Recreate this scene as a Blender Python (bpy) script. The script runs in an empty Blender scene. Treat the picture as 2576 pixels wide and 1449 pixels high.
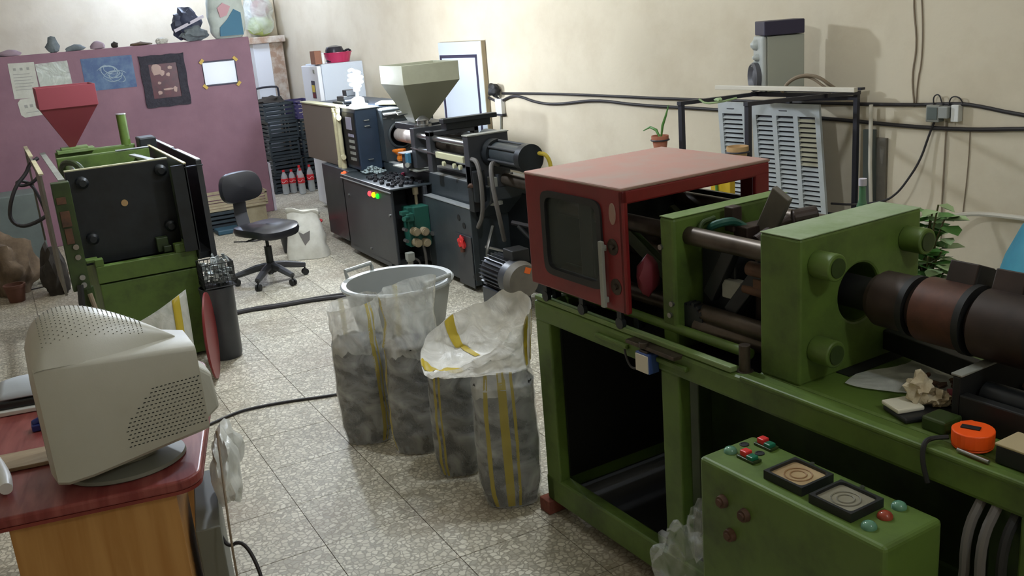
import bpy, bmesh, math, random
from mathutils import Vector, Matrix, noise
from math import sin, cos, pi, radians
random.seed(7)
SC = bpy.context.scene
COL = SC.collection

# ------------------------------------------------------------------ camera
cam_data = bpy.data.cameras.new('camera')
cam = bpy.data.objects.new('camera', cam_data)
COL.objects.link(cam)
SC.camera = cam
cam_data.sensor_width = 36.0
cam_data.lens = 2393.07 / 2576 * 36.0
cam_data.clip_start = 0.02
_p, _r, _y = radians(16.06310315), radians(-4.72651896), radians(27.56404004)
_f = Vector((0, cos(_p), -sin(_p))); _rt = Vector((1, 0, 0)); _u = Vector((0, sin(_p), cos(_p)))
_r2 = cos(_r) * _rt + sin(_r) * _u; _u2 = -sin(_r) * _rt + cos(_r) * _u
_Z = Matrix.Rotation(-_y, 3, 'Z')
_m = Matrix((_Z @ _r2, _Z @ _u2, _Z @ -_f)).transposed().to_4x4()
_m.translation = (-0.42863, -2.55824, 1.96072)
cam.matrix_world = _m

# ------------------------------------------------------------------ world, exposure
W = bpy.data.worlds.new('world'); SC.world = W; W.use_nodes = True
W.node_tree.nodes['Background'].inputs[0].default_value = (0.9, 0.95, 1.0, 1)
W.node_tree.nodes['Background'].inputs[1].default_value = 0.0
SC.view_settings.view_transform = 'Standard'
SC.view_settings.look = 'None'
SC.view_settings.gamma = 1.0
SC.view_settings.use_curve_mapping = False
SC.view_settings.exposure = 0.4
LAMP_CFL = 380.0       # glowing spiral bulb on the black machine
LAMP_MAIN = 760.0     # bulb hanging over the aisle
LAMP_BACK = 285.0     # bulb hanging before the back wall

FILL_FAR = 230.0      # unseen fill bulb, added to brighten the far fridge corner
LAMP_NEAR = 280.0     # bulb hanging over the green machine
LAMP_FRONT = 155.0    # bulb hanging behind the camera

# ------------------------------------------------------------------ materials
MATS = {}
def lin(c):
    c = c / 255.0
    return c / 12.92 if c <= 0.04045 else ((c + 0.055) / 1.055) ** 2.4
def rgb(h):
    return (lin(h[0]), lin(h[1]), lin(h[2]), 1.0)
def mat(name, col, rough=0.5, metal=0.0, col2=None, scale=6.0, thr=(0.35, 0.7), bump=0.0, bscale=60.0,
        spec=0.5, emit=None, estr=0.0, alpha=1.0, trans=0.0, stretch=None, rvar=0.0):
    if name in MATS: return MATS[name]
    m = bpy.data.materials.new(name); m.use_nodes = True
    nt = m.node_tree; b = nt.nodes['Principled BSDF']
    b.inputs['Base Color'].default_value = rgb(col)
    b.inputs['Roughness'].default_value = rough
    b.inputs['Metallic'].default_value = metal
    b.inputs['Specular IOR Level'].default_value = spec
    b.inputs['Alpha'].default_value = alpha
    b.inputs['Transmission Weight'].default_value = trans
    if emit is not None:
        b.inputs['Emission Color'].default_value = rgb(emit); b.inputs['Emission Strength'].default_value = estr
    tc = None
    if col2 is not None or bump or rvar:
        tc = nt.nodes.new('ShaderNodeTexCoord'); mp = nt.nodes.new('ShaderNodeMapping')
        nt.links.new(tc.outputs['Object'], mp.inputs['Vector'])
        if stretch: mp.inputs['Scale'].default_value = stretch
    if col2 is not None:
        n = nt.nodes.new('ShaderNodeTexNoise'); n.inputs['Scale'].default_value = scale
        n.inputs['Detail'].default_value = 6.0; n.inputs['Roughness'].default_value = 0.65
        nt.links.new(mp.outputs['Vector'], n.inputs['Vector'])
        r = nt.nodes.new('ShaderNodeMapRange'); r.inputs['From Min'].default_value = thr[0]; r.inputs['From Max'].default_value = thr[1]
        nt.links.new(n.outputs['Fac'], r.inputs['Value'])
        x = nt.nodes.new('ShaderNodeMix'); x.data_type = 'RGBA'
        x.inputs['A'].default_value = rgb(col); x.inputs['B'].default_value = rgb(col2)
        nt.links.new(r.outputs['Result'], x.inputs['Factor'])
        nt.links.new(x.outputs['Result'], b.inputs['Base Color'])
        if rvar:
            q = nt.nodes.new('ShaderNodeMapRange'); q.inputs['To Min'].default_value = rough - rvar; q.inputs['To Max'].default_value = rough + rvar
            nt.links.new(n.outputs['Fac'], q.inputs['Value']); nt.links.new(q.outputs['Result'], b.inputs['Roughness'])
    if bump:
        n2 = nt.nodes.new('ShaderNodeTexNoise'); n2.inputs['Scale'].default_value = bscale; n2.inputs['Detail'].default_value = 4.0
        nt.links.new(mp.outputs['Vector'], n2.inputs['Vector'])
        bm_ = nt.nodes.new('ShaderNodeBump'); bm_.inputs['Strength'].default_value = bump; bm_.inputs['Distance'].default_value = 0.01
        nt.links.new(n2.outputs['Fac'], bm_.inputs['Height']); nt.links.new(bm_.outputs['Normal'], b.inputs['Normal'])
    MATS[name] = m
    return m

def terrazzo():
    m = bpy.data.materials.new('terrazzo'); m.use_nodes = True; nt = m.node_tree; b = nt.nodes['Principled BSDF']
    L = nt.links.new
    g = nt.nodes.new('ShaderNodeNewGeometry')
    v = nt.nodes.new('ShaderNodeTexVoronoi'); v.inputs['Scale'].default_value = 42.0; v.feature = 'F1'
    ve = nt.nodes.new('ShaderNodeTexVoronoi'); ve.inputs['Scale'].default_value = 42.0; ve.feature = 'DISTANCE_TO_EDGE'
    nz = nt.nodes.new('ShaderNodeTexNoise'); nz.inputs['Scale'].default_value = 25.0
    mx = nt.nodes.new('ShaderNodeMix'); mx.data_type = 'RGBA'; mx.inputs['Factor'].default_value = 0.03
    L(g.outputs['Position'], nz.inputs['Vector']); L(g.outputs['Position'], mx.inputs['A']); L(nz.outputs['Color'], mx.inputs['B'])
    L(mx.outputs['Result'], v.inputs['Vector']); L(mx.outputs['Result'], ve.inputs['Vector'])
    sp = nt.nodes.new('ShaderNodeSeparateColor'); L(v.outputs['Color'], sp.inputs['Color'])
    cr = nt.nodes.new('ShaderNodeValToRGB'); e = cr.color_ramp.elements
    e[0].position = 0.0; e[0].color = rgb((166, 160, 144)); e[1].position = 1.0; e[1].color = rgb((220, 215, 198))
    q = cr.color_ramp.elements.new(0.35); q.color = rgb((194, 188, 170))
    L(sp.outputs['Red'], cr.inputs['Fac'])
    mr = nt.nodes.new('ShaderNodeMapRange'); mr.inputs['From Min'].default_value = 0.04; mr.inputs['From Max'].default_value = 0.16
    L(ve.outputs['Distance'], mr.inputs['Value'])
    m2 = nt.nodes.new('ShaderNodeMix'); m2.data_type = 'RGBA'; m2.inputs['A'].default_value = rgb((152, 145, 128))
    L(mr.outputs['Result'], m2.inputs['Factor']); L(cr.outputs['Color'], m2.inputs['B'])
    # stains and grime with a shape of their own
    ns = nt.nodes.new('ShaderNodeTexNoise'); ns.inputs['Scale'].default_value = 1.1; ns.inputs['Detail'].default_value = 7
    L(g.outputs['Position'], ns.inputs['Vector'])
    ms = nt.nodes.new('ShaderNodeMapRange'); ms.inputs['From Min'].default_value = 0.5; ms.inputs['From Max'].default_value = 0.72; ms.inputs['To Max'].default_value = 0.6
    L(ns.outputs['Fac'], ms.inputs['Value'])
    m3 = nt.nodes.new('ShaderNodeMix'); m3.data_type = 'RGBA'; m3.inputs['B'].default_value = rgb((128, 106, 84))
    L(ms.outputs['Result'], m3.inputs['Factor']); L(m2.outputs['Result'], m3.inputs['A'])
    oi = nt.nodes.new('ShaderNodeObjectInfo'); mo = nt.nodes.new('ShaderNodeMapRange'); mo.inputs['To Min'].default_value = 0.9; mo.inputs['To Max'].default_value = 1.05
    L(oi.outputs['Random'], mo.inputs['Value'])
    m4 = nt.nodes.new('ShaderNodeMix'); m4.data_type = 'RGBA'; m4.blend_type = 'MULTIPLY'; m4.inputs['Factor'].default_value = 1.0
    L(m3.outputs['Result'], m4.inputs['A']); L(mo.outputs['Result'], m4.inputs['B'])
    L(m4.outputs['Result'], b.inputs['Base Color'])
    b.inputs['Roughness'].default_value = 0.55
    MATS['terrazzo'] = m; return m

def film(name, tint, amin, amax, scale=9.0, rough=0.28):
    """clear plastic film, cloudy where it is creased"""
    m = bpy.data.materials.new(name); m.use_nodes = True; nt = m.node_tree; b = nt.nodes['Principled BSDF']; L = nt.links.new
    b.inputs['Base Color'].default_value = rgb(tint); b.inputs['Roughness'].default_value = rough; b.inputs['Specular IOR Level'].default_value = 0.8
    tc = nt.nodes.new('ShaderNodeTexCoord'); n = nt.nodes.new('ShaderNodeTexNoise'); n.inputs['Scale'].default_value = scale; n.inputs['Detail'].default_value = 8; n.inputs['Distortion'].default_value = 1.2
    L(tc.outputs['Object'], n.inputs['Vector'])
    r = nt.nodes.new('ShaderNodeMapRange'); r.inputs['From Min'].default_value = 0.3; r.inputs['From Max'].default_value = 0.72; r.inputs['To Min'].default_value = amin; r.inputs['To Max'].default_value = amax
    L(n.outputs['Fac'], r.inputs['Value']); L(r.outputs['Result'], b.inputs['Alpha'])
    bp = nt.nodes.new('ShaderNodeBump'); bp.inputs['Strength'].default_value = 0.6; bp.inputs['Distance'].default_value = 0.02
    L(n.outputs['Fac'], bp.inputs['Height']); L(bp.outputs['Normal'], b.inputs['Normal'])
    MATS[name] = m; return m

def wood(name, c1, c2, scale=(1, 1, 14), rough=0.45):
    m = bpy.data.materials.new(name); m.use_nodes = True; nt = m.node_tree; b = nt.nodes['Principled BSDF']; L = nt.links.new
    tc = nt.nodes.new('ShaderNodeTexCoord'); mp = nt.nodes.new('ShaderNodeMapping'); mp.inputs['Scale'].default_value = scale
    L(tc.outputs['Object'], mp.inputs['Vector'])
    n = nt.nodes.new('ShaderNodeTexNoise'); n.inputs['Scale'].default_value = 3.0; n.inputs['Detail'].default_value = 8; n.inputs['Distortion'].default_value = 0.6
    L(mp.outputs['Vector'], n.inputs['Vector'])
    r = nt.nodes.new('ShaderNodeValToRGB'); r.color_ramp.elements[0].position = 0.35; r.color_ramp.elements[1].position = 0.68
    r.color_ramp.elements[0].color = rgb(c1); r.color_ramp.elements[1].color = rgb(c2)
    L(n.outputs['Fac'], r.inputs['Fac']); L(r.outputs['Color'], b.inputs['Base Color'])
    b.inputs['Roughness'].default_value = rough
    MATS[name] = m; return m

def clear_plastic(name, tint, rough=0.08, a=0.35):
    return mat(name, tint, rough, alpha=a, spec=0.8)

# ------------------------------------------------------------------ frames
class Frame:
    def __init__(s, o, deg): s.o = Vector(o); s.a = radians(deg); s.M = Matrix.Rotation(s.a, 3, 'Z')
    def __call__(s, p): return s.o + s.M @ Vector(p)
WD = Frame((0, 0, 0), 0.0)                 # the floor grid
GF = Frame((0, 0, 0), 2.79)                # the green machine in front
WF = Frame((3.04, 11.04, 0), math.degrees(math.atan2(-0.9909, 0.1347)))   # right wall: x along it, y into it
ORG = {}
def tag(o, label=None, cat=None, group=None, kind=None):
    if label: o['label'] = label
    if cat: o['category'] = cat
    if group: o['group'] = group
    if kind: o['kind'] = kind
    return o
def thing(name, label, cat, base, fr=WD, group=None):
    o = bpy.data.objects.new(name, None); COL.objects.link(o)
    o.empty_display_size = 0.05
    o.location = fr(base); o.rotation_euler = (0, 0, fr.a)
    ORG[o.name] = Vector(base)
    return tag(o, label, cat, group)

# ------------------------------------------------------------------ mesh builder
class MB:
    def __init__(s): s.v = []; s.f = []
    def add(s, vs, fs, M=None):
        n = len(s.v)
        s.v += [tuple((M @ Vector(v)) if M is not None else v) for v in vs]
        s.f += [tuple(i + n for i in f) for f in fs]; return s
    def mm(s, a, b, M=None):
        x0, y0, z0 = a; x1, y1, z1 = b
        return s.add([(x0,y0,z0),(x1,y0,z0),(x1,y1,z0),(x0,y1,z0),(x0,y0,z1),(x1,y0,z1),(x1,y1,z1),(x0,y1,z1)],
              [(0,3,2,1),(4,5,6,7),(0,1,5,4),(1,2,6,5),(2,3,7,6),(3,0,4,7)], M)
    def box(s, c, d, rot=None):
        M = Matrix.Translation(c)
        if rot: M = M @ Matrix.Rotation(rot[2],4,'Z') @ Matrix.Rotation(rot[1],4,'Y') @ Matrix.Rotation(rot[0],4,'X')
        h = [q/2 for q in d]
        return s.mm((-h[0],-h[1],-h[2]), (h[0],h[1],h[2]), M)
    def beam(s, p0, p1, w, h, up=(0,0,1)):
        p0 = Vector(p0); p1 = Vector(p1); d = (p1-p0); L = d.length; d.normalize()
        u = Vector(up); r = d.cross(u)
        if r.length < 1e-4: r = d.cross(Vector((1,0,0)))
        r.normalize(); u = r.cross(d)
        M = Matrix((r, d, u)).transposed().to_4x4(); M.translation = p0
        return s.mm((-w/2,0,-h/2), (w/2,L,h/2), M)
    def cyl(s, p0, p1, r0, r1=None, n=20, cap=True):
        r1 = r0 if r1 is None else r1
        p0 = Vector(p0); p1 = Vector(p1); d = (p1-p0).normalized()
        a = d.cross(Vector((0,0,1)))
        if a.length < 1e-3: a = Vector((1,0,0))
        a.normalize(); b = d.cross(a)
        vs = []
        for p, r in ((p0, r0), (p1, r1)):
            for i in range(n):
                t = 2*pi*i/n; vs.append(tuple(p + a*(r*cos(t)) + b*(r*sin(t))))
        fs = [(i, (i+1)%n, n+(i+1)%n, n+i) for i in range(n)]
        if cap: fs += [tuple(range(n-1,-1,-1)), tuple(range(n, 2*n))]
        return s.add(vs, fs)
    def tube(s, pts, r, n=8, smooth=0):
        pts = [Vector(p) for p in pts]
        for _ in range(smooth):
            q = [pts[0]]
            for a, b in zip(pts, pts[1:]): q += [a*0.75+b*0.25, a*0.25+b*0.75]
            q.append(pts[-1]); pts = q
        m = len(pts)
        if isinstance(r, (list, tuple)) and len(r) != m:
            def lerp(t): k = min(len(r)-2, int(t)); return r[k]+(r[k+1]-r[k])*(t-k)
            r = [lerp(i*(len(r)-1)/(m-1)) for i in range(m)]
        vs = []; prev = None
        for i, p in enumerate(pts):
            d = (pts[min(i+1,m-1)] - pts[max(i-1,0)])
            if d.length < 1e-9: d = Vector((0,0,1))
            d.normalize()
            a = prev - d*prev.dot(d) if prev is not None else d.cross(Vector((0,0,1)))
            if a.length < 1e-4: a = d.cross(Vector((1,0,0)))
            a.normalize(); prev = a; b = d.cross(a)
            rr = r[i] if isinstance(r, (list, tuple)) else r
            vs += [tuple(p + a*(rr*cos(2*pi*k/n)) + b*(rr*sin(2*pi*k/n))) for k in range(n)]
        fs = []
        for i in range(m-1):
            fs += [(i*n+k, i*n+(k+1)%n, (i+1)*n+(k+1)%n, (i+1)*n+k) for k in range(n)]
        fs += [tuple(range(n-1,-1,-1)), tuple(range((m-1)*n, m*n))]
        return s.add(vs, fs)
    def lathe(s, prof, c=(0,0,0), n=24, M=None, sx=1.0, sy=1.0):
        vs = []; m = len(prof)
        for r, z in prof:
            for k in range(n):
                t = 2*pi*k/n; vs.append((c[0]+sx*r*cos(t), c[1]+sy*r*sin(t), c[2]+z))
        fs = []
        for i in range(m-1):
            fs += [(i*n+k, i*n+(k+1)%n, (i+1)*n+(k+1)%n, (i+1)*n+k) for k in range(n)]
        if prof[0][0] > 1e-6: fs.append(tuple(range(n-1,-1,-1)))
        if prof[-1][0] > 1e-6: fs.append(tuple(range((m-1)*n, m*n)))
        return s.add(vs, fs, M)
    def prism(s, poly, t0, t1, ax='x'):
        """polygon in the plane across an axis, from t0 to t1 along it"""
        def P(a, b, t): return {'x': (t,a,b), 'y': (a,t,b), 'z': (a,b,t)}[ax]
        n = len(poly)
        vs = [P(a,b,t0) for a,b in poly] + [P(a,b,t1) for a,b in poly]
        fs = [(i,(i+1)%n,n+(i+1)%n,n+i) for i in range(n)] + [tuple(range(n-1,-1,-1)), tuple(range(n,2*n))]
        return s.add(vs, fs)
    def holed(s, outer, hole, t0, t1, ax='x', n=48):
        """plate with one hole: outer=(a0,b0,a1,b1); hole(theta)->(a,b) around its centre"""
        a0,b0,a1,b1 = outer
        hs = [hole(2*pi*i/n) for i in range(n)]
        ca = sum(h[0] for h in hs)/n; cb = sum(h[1] for h in hs)/n
        corners = [math.atan2(b-cb, a-ca) % (2*pi) for a,b in ((a1,b1),(a0,b1),(a0,b0),(a1,b0))]
        angs = sorted([(math.atan2(h[1]-cb, h[0]-ca) % (2*pi), h) for h in hs])
        os_ = []
        for th, h in angs:
            d = (cos(th), sin(th)); k = 1e9
            if d[0] > 1e-9: k = min(k, (a1-ca)/d[0])
            if d[0] < -1e-9: k = min(k, (a0-ca)/d[0])
            if d[1] > 1e-9: k = min(k, (b1-cb)/d[1])
            if d[1] < -1e-9: k = min(k, (b0-cb)/d[1])
            os_.append([ca+k*d[0], cb+k*d[1]])
        cpt = ((a1,b1),(a0,b1),(a0,b0),(a1,b0))
        for cth, cp in zip(corners, cpt):   # snap the nearest outer point onto each corner
            j = min(range(n), key=lambda i: abs((angs[i][0]-cth+pi) % (2*pi) - pi)); os_[j] = list(cp)
        def P(a, b, t): return {'x': (t,a,b), 'y': (a,t,b), 'z': (a,b,t)}[ax]
        vs = []
        for t in (t0, t1):
            vs += [P(h[0],h[1],t) for _,h in angs] + [P(o[0],o[1],t) for o in os_]
        fs = []
        for i in range(n):
            j = (i+1) % n
            fs += [(i, j, n+j, n+i), (2*n+i, 3*n+i, 3*n+j, 2*n+j), (i, 2*n+i, 2*n+j, j), (n+i, n+j, 3*n+j, 3*n+i)]
        return s.add(vs, fs)
    def grid(s, fn, nu, nv, wrap=False):
        vs = [tuple(fn(i/nu, j/nv)) for j in range(nv+1) for i in range(nu if wrap else nu+1)]
        w = nu if wrap else nu+1
        fs = []
        for j in range(nv):
            for i in range(nu):
                i2 = (i+1) % w
                fs.append((j*w+i, j*w+i2, (j+1)*w+i2, (j+1)*w+i))
        return s.add(vs, fs)
    def blob(s, c, r, seed=0, amp=0.25, sub=2, freq=2.0, flat=None):
        bm = bmesh.new(); bmesh.ops.create_icosphere(bm, subdivisions=sub, radius=1.0)
        c = Vector(c); vs = []
        for v in bm.verts:
            k = 1 + amp*noise.noise(v.co*freq + Vector((seed*3.1, seed*1.7, 0)))*1.6
            p = Vector((v.co.x*r[0]*k, v.co.y*r[1]*k, v.co.z*r[2]*k)) + c
            if flat is not None and p.z < flat: p.z = flat
            vs.append(tuple(p))
        fs = [tuple(v.index for v in f.verts) for f in bm.faces]; bm.free()
        return s.add(vs, fs)
    def build(s, name, m, parent=None, smooth=False, bevel=0.0, frame=None, origin=None, solid=0.0, segs=2):
        me = bpy.data.meshes.new(name)
        if parent is not None:
            root = parent
            while root.parent is not None: root = root.parent
            o0 = ORG[root.name]; off = o0 + (ORG[parent.name] if parent is not root and parent.name in ORG else Vector())
        else:
            o0 = Vector(origin) if origin is not None else Vector((0,0,0)); off = o0
        me.from_pydata([tuple(Vector(v)-off) for v in s.v], [], s.f); me.update()
        bm = bmesh.new(); bm.from_mesh(me); bmesh.ops.recalc_face_normals(bm, faces=bm.faces); bm.to_mesh(me); bm.free()
        if isinstance(m, str): m = MATS[m]
        me.materials.append(m)
        o = bpy.data.objects.new(name, me); COL.objects.link(o)
        if parent is not None: o.parent = parent
        elif frame is not None: o.location = frame(o0); o.rotation_euler = (0,0,frame.a)
        else: o.location = o0
        if parent is None: ORG[o.name] = o0
        if smooth:
            for p in me.polygons: p.use_smooth = True
            try: me.set_sharp_from_angle(angle=radians(40))
            except Exception: pass
        if bevel:
            b = o.modifiers.new('bevel', 'BEVEL'); b.width = bevel; b.segments = segs; b.limit_method = 'ANGLE'; b.angle_limit = radians(50)
        if solid:
            b = o.modifiers.new('solid', 'SOLIDIFY'); b.thickness = solid; b.offset = 0
        return o
def fix_org(parent): pass
def Bx(a, b): return MB().mm(a, b)
def B(c, d, rot=None): return MB().box(c, d, rot)
def Cy(*a, **k): return MB().cyl(*a, **k)
def Tb(*a, **k): return MB().tube(*a, **k)
def copy_tree(o, parent=None):
    c = o.copy(); COL.objects.link(c)
    if parent is not None: c.parent = parent
    for ch in [x for x in COL.objects if x.parent == o]: copy_tree(ch, c)
    return c
def rrect(a0, b0, a1, b1, r, n=48):
    """rounded rectangle as a function of angle"""
    ca, cb = (a0+a1)/2, (b0+b1)/2; ha, hb = (a1-a0)/2, (b1-b0)/2
    def f(t):
        e = 0.22
        c, s_ = cos(t), sin(t)
        return (ca + ha*math.copysign(abs(c)**e, c), cb + hb*math.copysign(abs(s_)**e, s_))
    return f
def circ(ca, cb, r): return lambda t: (ca + r*cos(t), cb + r*sin(t))
# ------------------------------------------------------------------ material palette
terrazzo()
mat('grout', (96, 86, 72), 0.9)
mat('wall', (216, 205, 182), 0.8, col2=(202, 189, 164), scale=1.6, thr=(0.45, 0.75), bump=0.25, bscale=14)
mat('ceiling', (222, 216, 202), 0.9)
mat('bare_plaster', (168, 140, 118), 0.9, col2=(206, 196, 182), scale=5, thr=(0.42, 0.6), bump=0.5, bscale=20)
mat('partition', (146, 108, 122), 0.6, col2=(130, 95, 109), scale=2.2, bump=0.08, bscale=30)
mat('green', (88, 112, 46), 0.5, col2=(60, 76, 32), scale=3.6, thr=(0.46, 0.7), bump=0.08, bscale=30)
mat('green_dusty', (104, 130, 66), 0.6, col2=(120, 136, 92), scale=9, bump=0.1)
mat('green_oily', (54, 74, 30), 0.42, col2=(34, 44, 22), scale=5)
mat('red', (128, 32, 34), 0.42, col2=(112, 28, 30), scale=6, bump=0.05)
mat('red_dusty', (160, 120, 108), 0.75, col2=(152, 130, 118), scale=7, thr=(0.4, 0.7))
mat('hopper_red', (134, 56, 64), 0.55)
mat('black_steel', (36, 40, 44), 0.4, metal=0.2, col2=(22, 24, 26), scale=7)
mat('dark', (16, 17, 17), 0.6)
mat('black_machine', (58, 65, 69), 0.38, col2=(44, 50, 54), scale=4, bump=0.04)
mat('black_blue', (44, 58, 76), 0.4, col2=(34, 46, 60), scale=3)
mat('charcoal', (58, 60, 64), 0.4, col2=(46, 48, 52), scale=3)
mat('steel', (150, 150, 148), 0.28, metal=0.9)
mat('greasy_steel', (92, 82, 72), 0.4, metal=0.6, col2=(58, 48, 40), scale=8)
mat('bright_plate', (200, 204, 206), 0.3, metal=0.5)
mat('chrome', (220, 220, 220), 0.12, metal=1.0)
mat('heater_brown', (92, 56, 42), 0.5, metal=0.3, col2=(60, 38, 30), scale=9)
mat('heater_dark', (62, 48, 42), 0.5, metal=0.3, col2=(42, 34, 30), scale=7)
mat('rust', (98, 66, 46), 0.7, col2=(66, 46, 36), scale=12)
mat('hopper_olive', (168, 168, 146), 0.5, col2=(154, 154, 132), scale=4)
mat('hopper_olive_dark', (124, 124, 106), 0.5)
mat('door_taupe', (116, 106, 96), 0.6)
mat('cream_pipe', (206, 198, 160), 0.5, col2=(176, 168, 136), scale=8)
mat('cream_box', (196, 194, 160), 0.5)
mat('valve_green', (32, 86, 74), 0.5)
mat('tan_knob', (150, 136, 110), 0.6)
mat('white_paint', (222, 224, 228), 0.5)
mat('white_blue', (196, 204, 214), 0.45)
mat('white_plastic', (226, 226, 222), 0.4)
mat('guard_taupe', (112, 106, 96), 0.6, col2=(92, 88, 80), scale=6)
mat('platen_dust_lit', (156, 170, 140), 0.7, col2=(124, 146, 100), scale=7)  # dusty platen top, its colour lightened in place of overhead light
mat('dusty_grey', (150, 152, 144), 0.55, col2=(128, 128, 120), scale=6)
mat('grey_plastic', (150, 152, 148), 0.5)
mat('tub_grey', (158, 162, 160), 0.42)
mat('beige_plastic', (178, 166, 138), 0.55, col2=(150, 138, 112), scale=8)
mat('monitor_shell', (188, 186, 174), 0.42, col2=(178, 176, 162), scale=3, bump=0.03, bscale=200)
mat('monitor_foot', (120, 120, 108), 0.5)
mat('vinyl_black', (34, 34, 38), 0.33, bump=0.04, bscale=160)
mat('black_plastic', (30, 31, 33), 0.45)
mat('cable', (40, 36, 38), 0.55)
mat('cable_grey', (96, 92, 88), 0.6)
mat('cable_tan', (136, 120, 100), 0.6)
mat('navy_crate', (42, 52, 58), 0.5)
mat('purple_crate', (66, 58, 104), 0.5)
mat('pale_print', (196, 190, 200), 0.6)
mat('yellow', (212, 176, 40), 0.5)
mat('stripe_yellow', (206, 182, 60), 0.45)
mat('stripe_thin', (200, 180, 70), 0.45, alpha=0.62)
mat('orange', (255, 92, 24), 0.4)
mat('orange_tag', (232, 110, 40), 0.5)
mat('terracotta', (178, 112, 88), 0.8)
mat('clay_dim', (122, 82, 62), 0.85)
mat('chair_grey', (66, 66, 70), 0.45)
mat('tan_pot', (184, 150, 104), 0.7)
mat('brown_pot', (94, 58, 44), 0.7)
mat('leaf', (70, 122, 52), 0.5, col2=(96, 146, 72), scale=20)
mat('leaf_pale', (146, 168, 120), 0.5)
mat('stem', (92, 84, 50), 0.7)
mat('teal', (48, 138, 160), 0.6, col2=(40, 120, 146), scale=5, bump=0.2, bscale=10)
mat('pellets', (38, 39, 39), 0.65, col2=(22, 23, 24), scale=60, thr=(0.4, 0.6), bump=0.6, bscale=120)
mat('sack_white', (214, 212, 202), 0.7, col2=(190, 186, 174), scale=6, bump=0.4, bscale=12)
mat('patch_grey', (112, 108, 104), 0.8)
wood('desk_red', (122, 48, 46), (156, 84, 78), scale=(10, 1.4, 1), rough=0.38)
wood('desk_edge', (116, 40, 34), (136, 58, 48), scale=(2, 2, 2), rough=0.42)
wood('veneer', (176, 124, 62), (196, 146, 84), scale=(9, 9, 0.8), rough=0.5)
wood('board_wood', (150, 128, 98), (170, 150, 120), scale=(2, 12, 2), rough=0.6)
mat('brick_red', (132, 72, 58), 0.85, col2=(104, 58, 48), scale=20, bump=0.4)
mat('glass_grey', (120, 130, 124), 0.08, alpha=0.14, spec=0.8)
mat('rubber', (24, 24, 25), 0.55)
mat('paper', (206, 206, 196), 0.7, col2=(190, 190, 178), scale=10)
mat('print_ink', (158, 158, 152), 0.7)
mat('poster_blue', (56, 84, 128), 0.45, col2=(96, 124, 156), scale=6, thr=(0.42, 0.7))
mat('poster_stroke', (160, 178, 190), 0.5)
mat('lace', (58, 56, 66), 0.8, col2=(40, 38, 48), scale=30, bump=0.8, bscale=60)
mat('picture_red', (92, 34, 42), 0.35, col2=(60, 24, 32), scale=9)
mat('picture_pale', (178, 150, 140), 0.5)
mat('card_white', (214, 220, 230), 0.3)
mat('card_frame', (48, 44, 66), 0.5)
mat('tape_yellow', (204, 170, 70), 0.5)
mat('rag_brown', (112, 94, 74), 0.9, col2=(80, 66, 52), scale=8, bump=0.6, bscale=16)
mat('rag_dark', (58, 52, 46), 0.9, col2=(40, 36, 32), scale=8, bump=0.5, bscale=16)
mat('greygreen', (100, 108, 104), 0.7, col2=(88, 96, 92), scale=5)
mat('bundle_dark', (58, 64, 86), 0.5, col2=(40, 44, 60), scale=6, bump=0.6, bscale=10)
mat('bundle_grey', (120, 128, 130), 0.7, col2=(84, 92, 98), scale=7, bump=0.6, bscale=12)
mat('bundle_pink', (160, 140, 150), 0.8)
mat('print_sack', (196, 204, 196), 0.6, col2=(176, 184, 176), scale=6, bump=0.4, bscale=10)
mat('print_blue', (60, 112, 138), 0.6)
mat('tray_blue', (46, 80, 98), 0.5)
mat('print_pink', (194, 150, 156), 0.6)
mat('print_lime', (172, 186, 110), 0.6)
mat('print_rose', (178, 120, 122), 0.6)
mat('mag_basin', (176, 44, 84), 0.4)
mat('carton', (140, 96, 76), 0.8)
mat('pot_dark', (46, 44, 54), 0.25, metal=0.3)
mat('bottle_pet', (214, 220, 220), 0.08, alpha=0.45, spec=0.8)
mat('label_red', (206, 40, 48), 0.45)
mat('cap_red', (214, 36, 44), 0.45)
mat('bottle_green', (96, 150, 110), 0.1, alpha=0.6, spec=0.8)
mat('scrap_silver', (168, 174, 174), 0.35, metal=0.5)
mat('band_silver', (206, 196, 190), 0.4, metal=0.2, col2=(176, 166, 160), scale=12)
mat('clump_grey', (150, 164, 166), 0.4)
mat('amber', (220, 126, 40), 0.15, alpha=0.8)
mat('dirty_white', (206, 196, 170), 0.8, col2=(172, 150, 116), scale=20, bump=0.5, bscale=40)
mat('foam', (222, 218, 200), 0.7)
mat('pink_dark', (112, 36, 48), 0.6)
mat('card_tan', (176, 160, 124), 0.8)
mat('gauge_tan', (186, 164, 126), 0.35, col2=(160, 132, 96), scale=10)
mat('gauge_grey', (150, 146, 128), 0.35, col2=(128, 122, 104), scale=12)
mat('dial_brown', (146, 112, 74), 0.6)
mat('dial_grey', (118, 114, 98), 0.6)
mat('button_red', (214, 50, 50), 0.4)
mat('button_green', (22, 104, 76), 0.4)
mat('glass_green', (96, 140, 116), 0.12)
mat('glass_red', (150, 66, 48), 0.12)
mat('blue_box', (52, 74, 130), 0.5)
mat('pale_panel', (214, 206, 188), 0.5)
mat('bulb', (255, 255, 255), 0.4, emit=(236, 244, 255), estr=LAMP_CFL)
mat('bulb_main', (255, 255, 255), 0.4, emit=(232, 243, 255), estr=LAMP_MAIN)
mat('bulb_back', (255, 255, 255), 0.4, emit=(200, 219, 255), estr=LAMP_BACK)
mat('bulb_far_fill', (255, 255, 255), 0.4, emit=(206, 224, 255), estr=FILL_FAR)
mat('bulb_near', (255, 255, 255), 0.4, emit=(234, 243, 252), estr=LAMP_NEAR)
mat('bulb_front', (255, 255, 255), 0.4, emit=(234, 243, 252), estr=LAMP_FRONT)
mat('lamp_stand', (236, 240, 244), 0.4)
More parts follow.
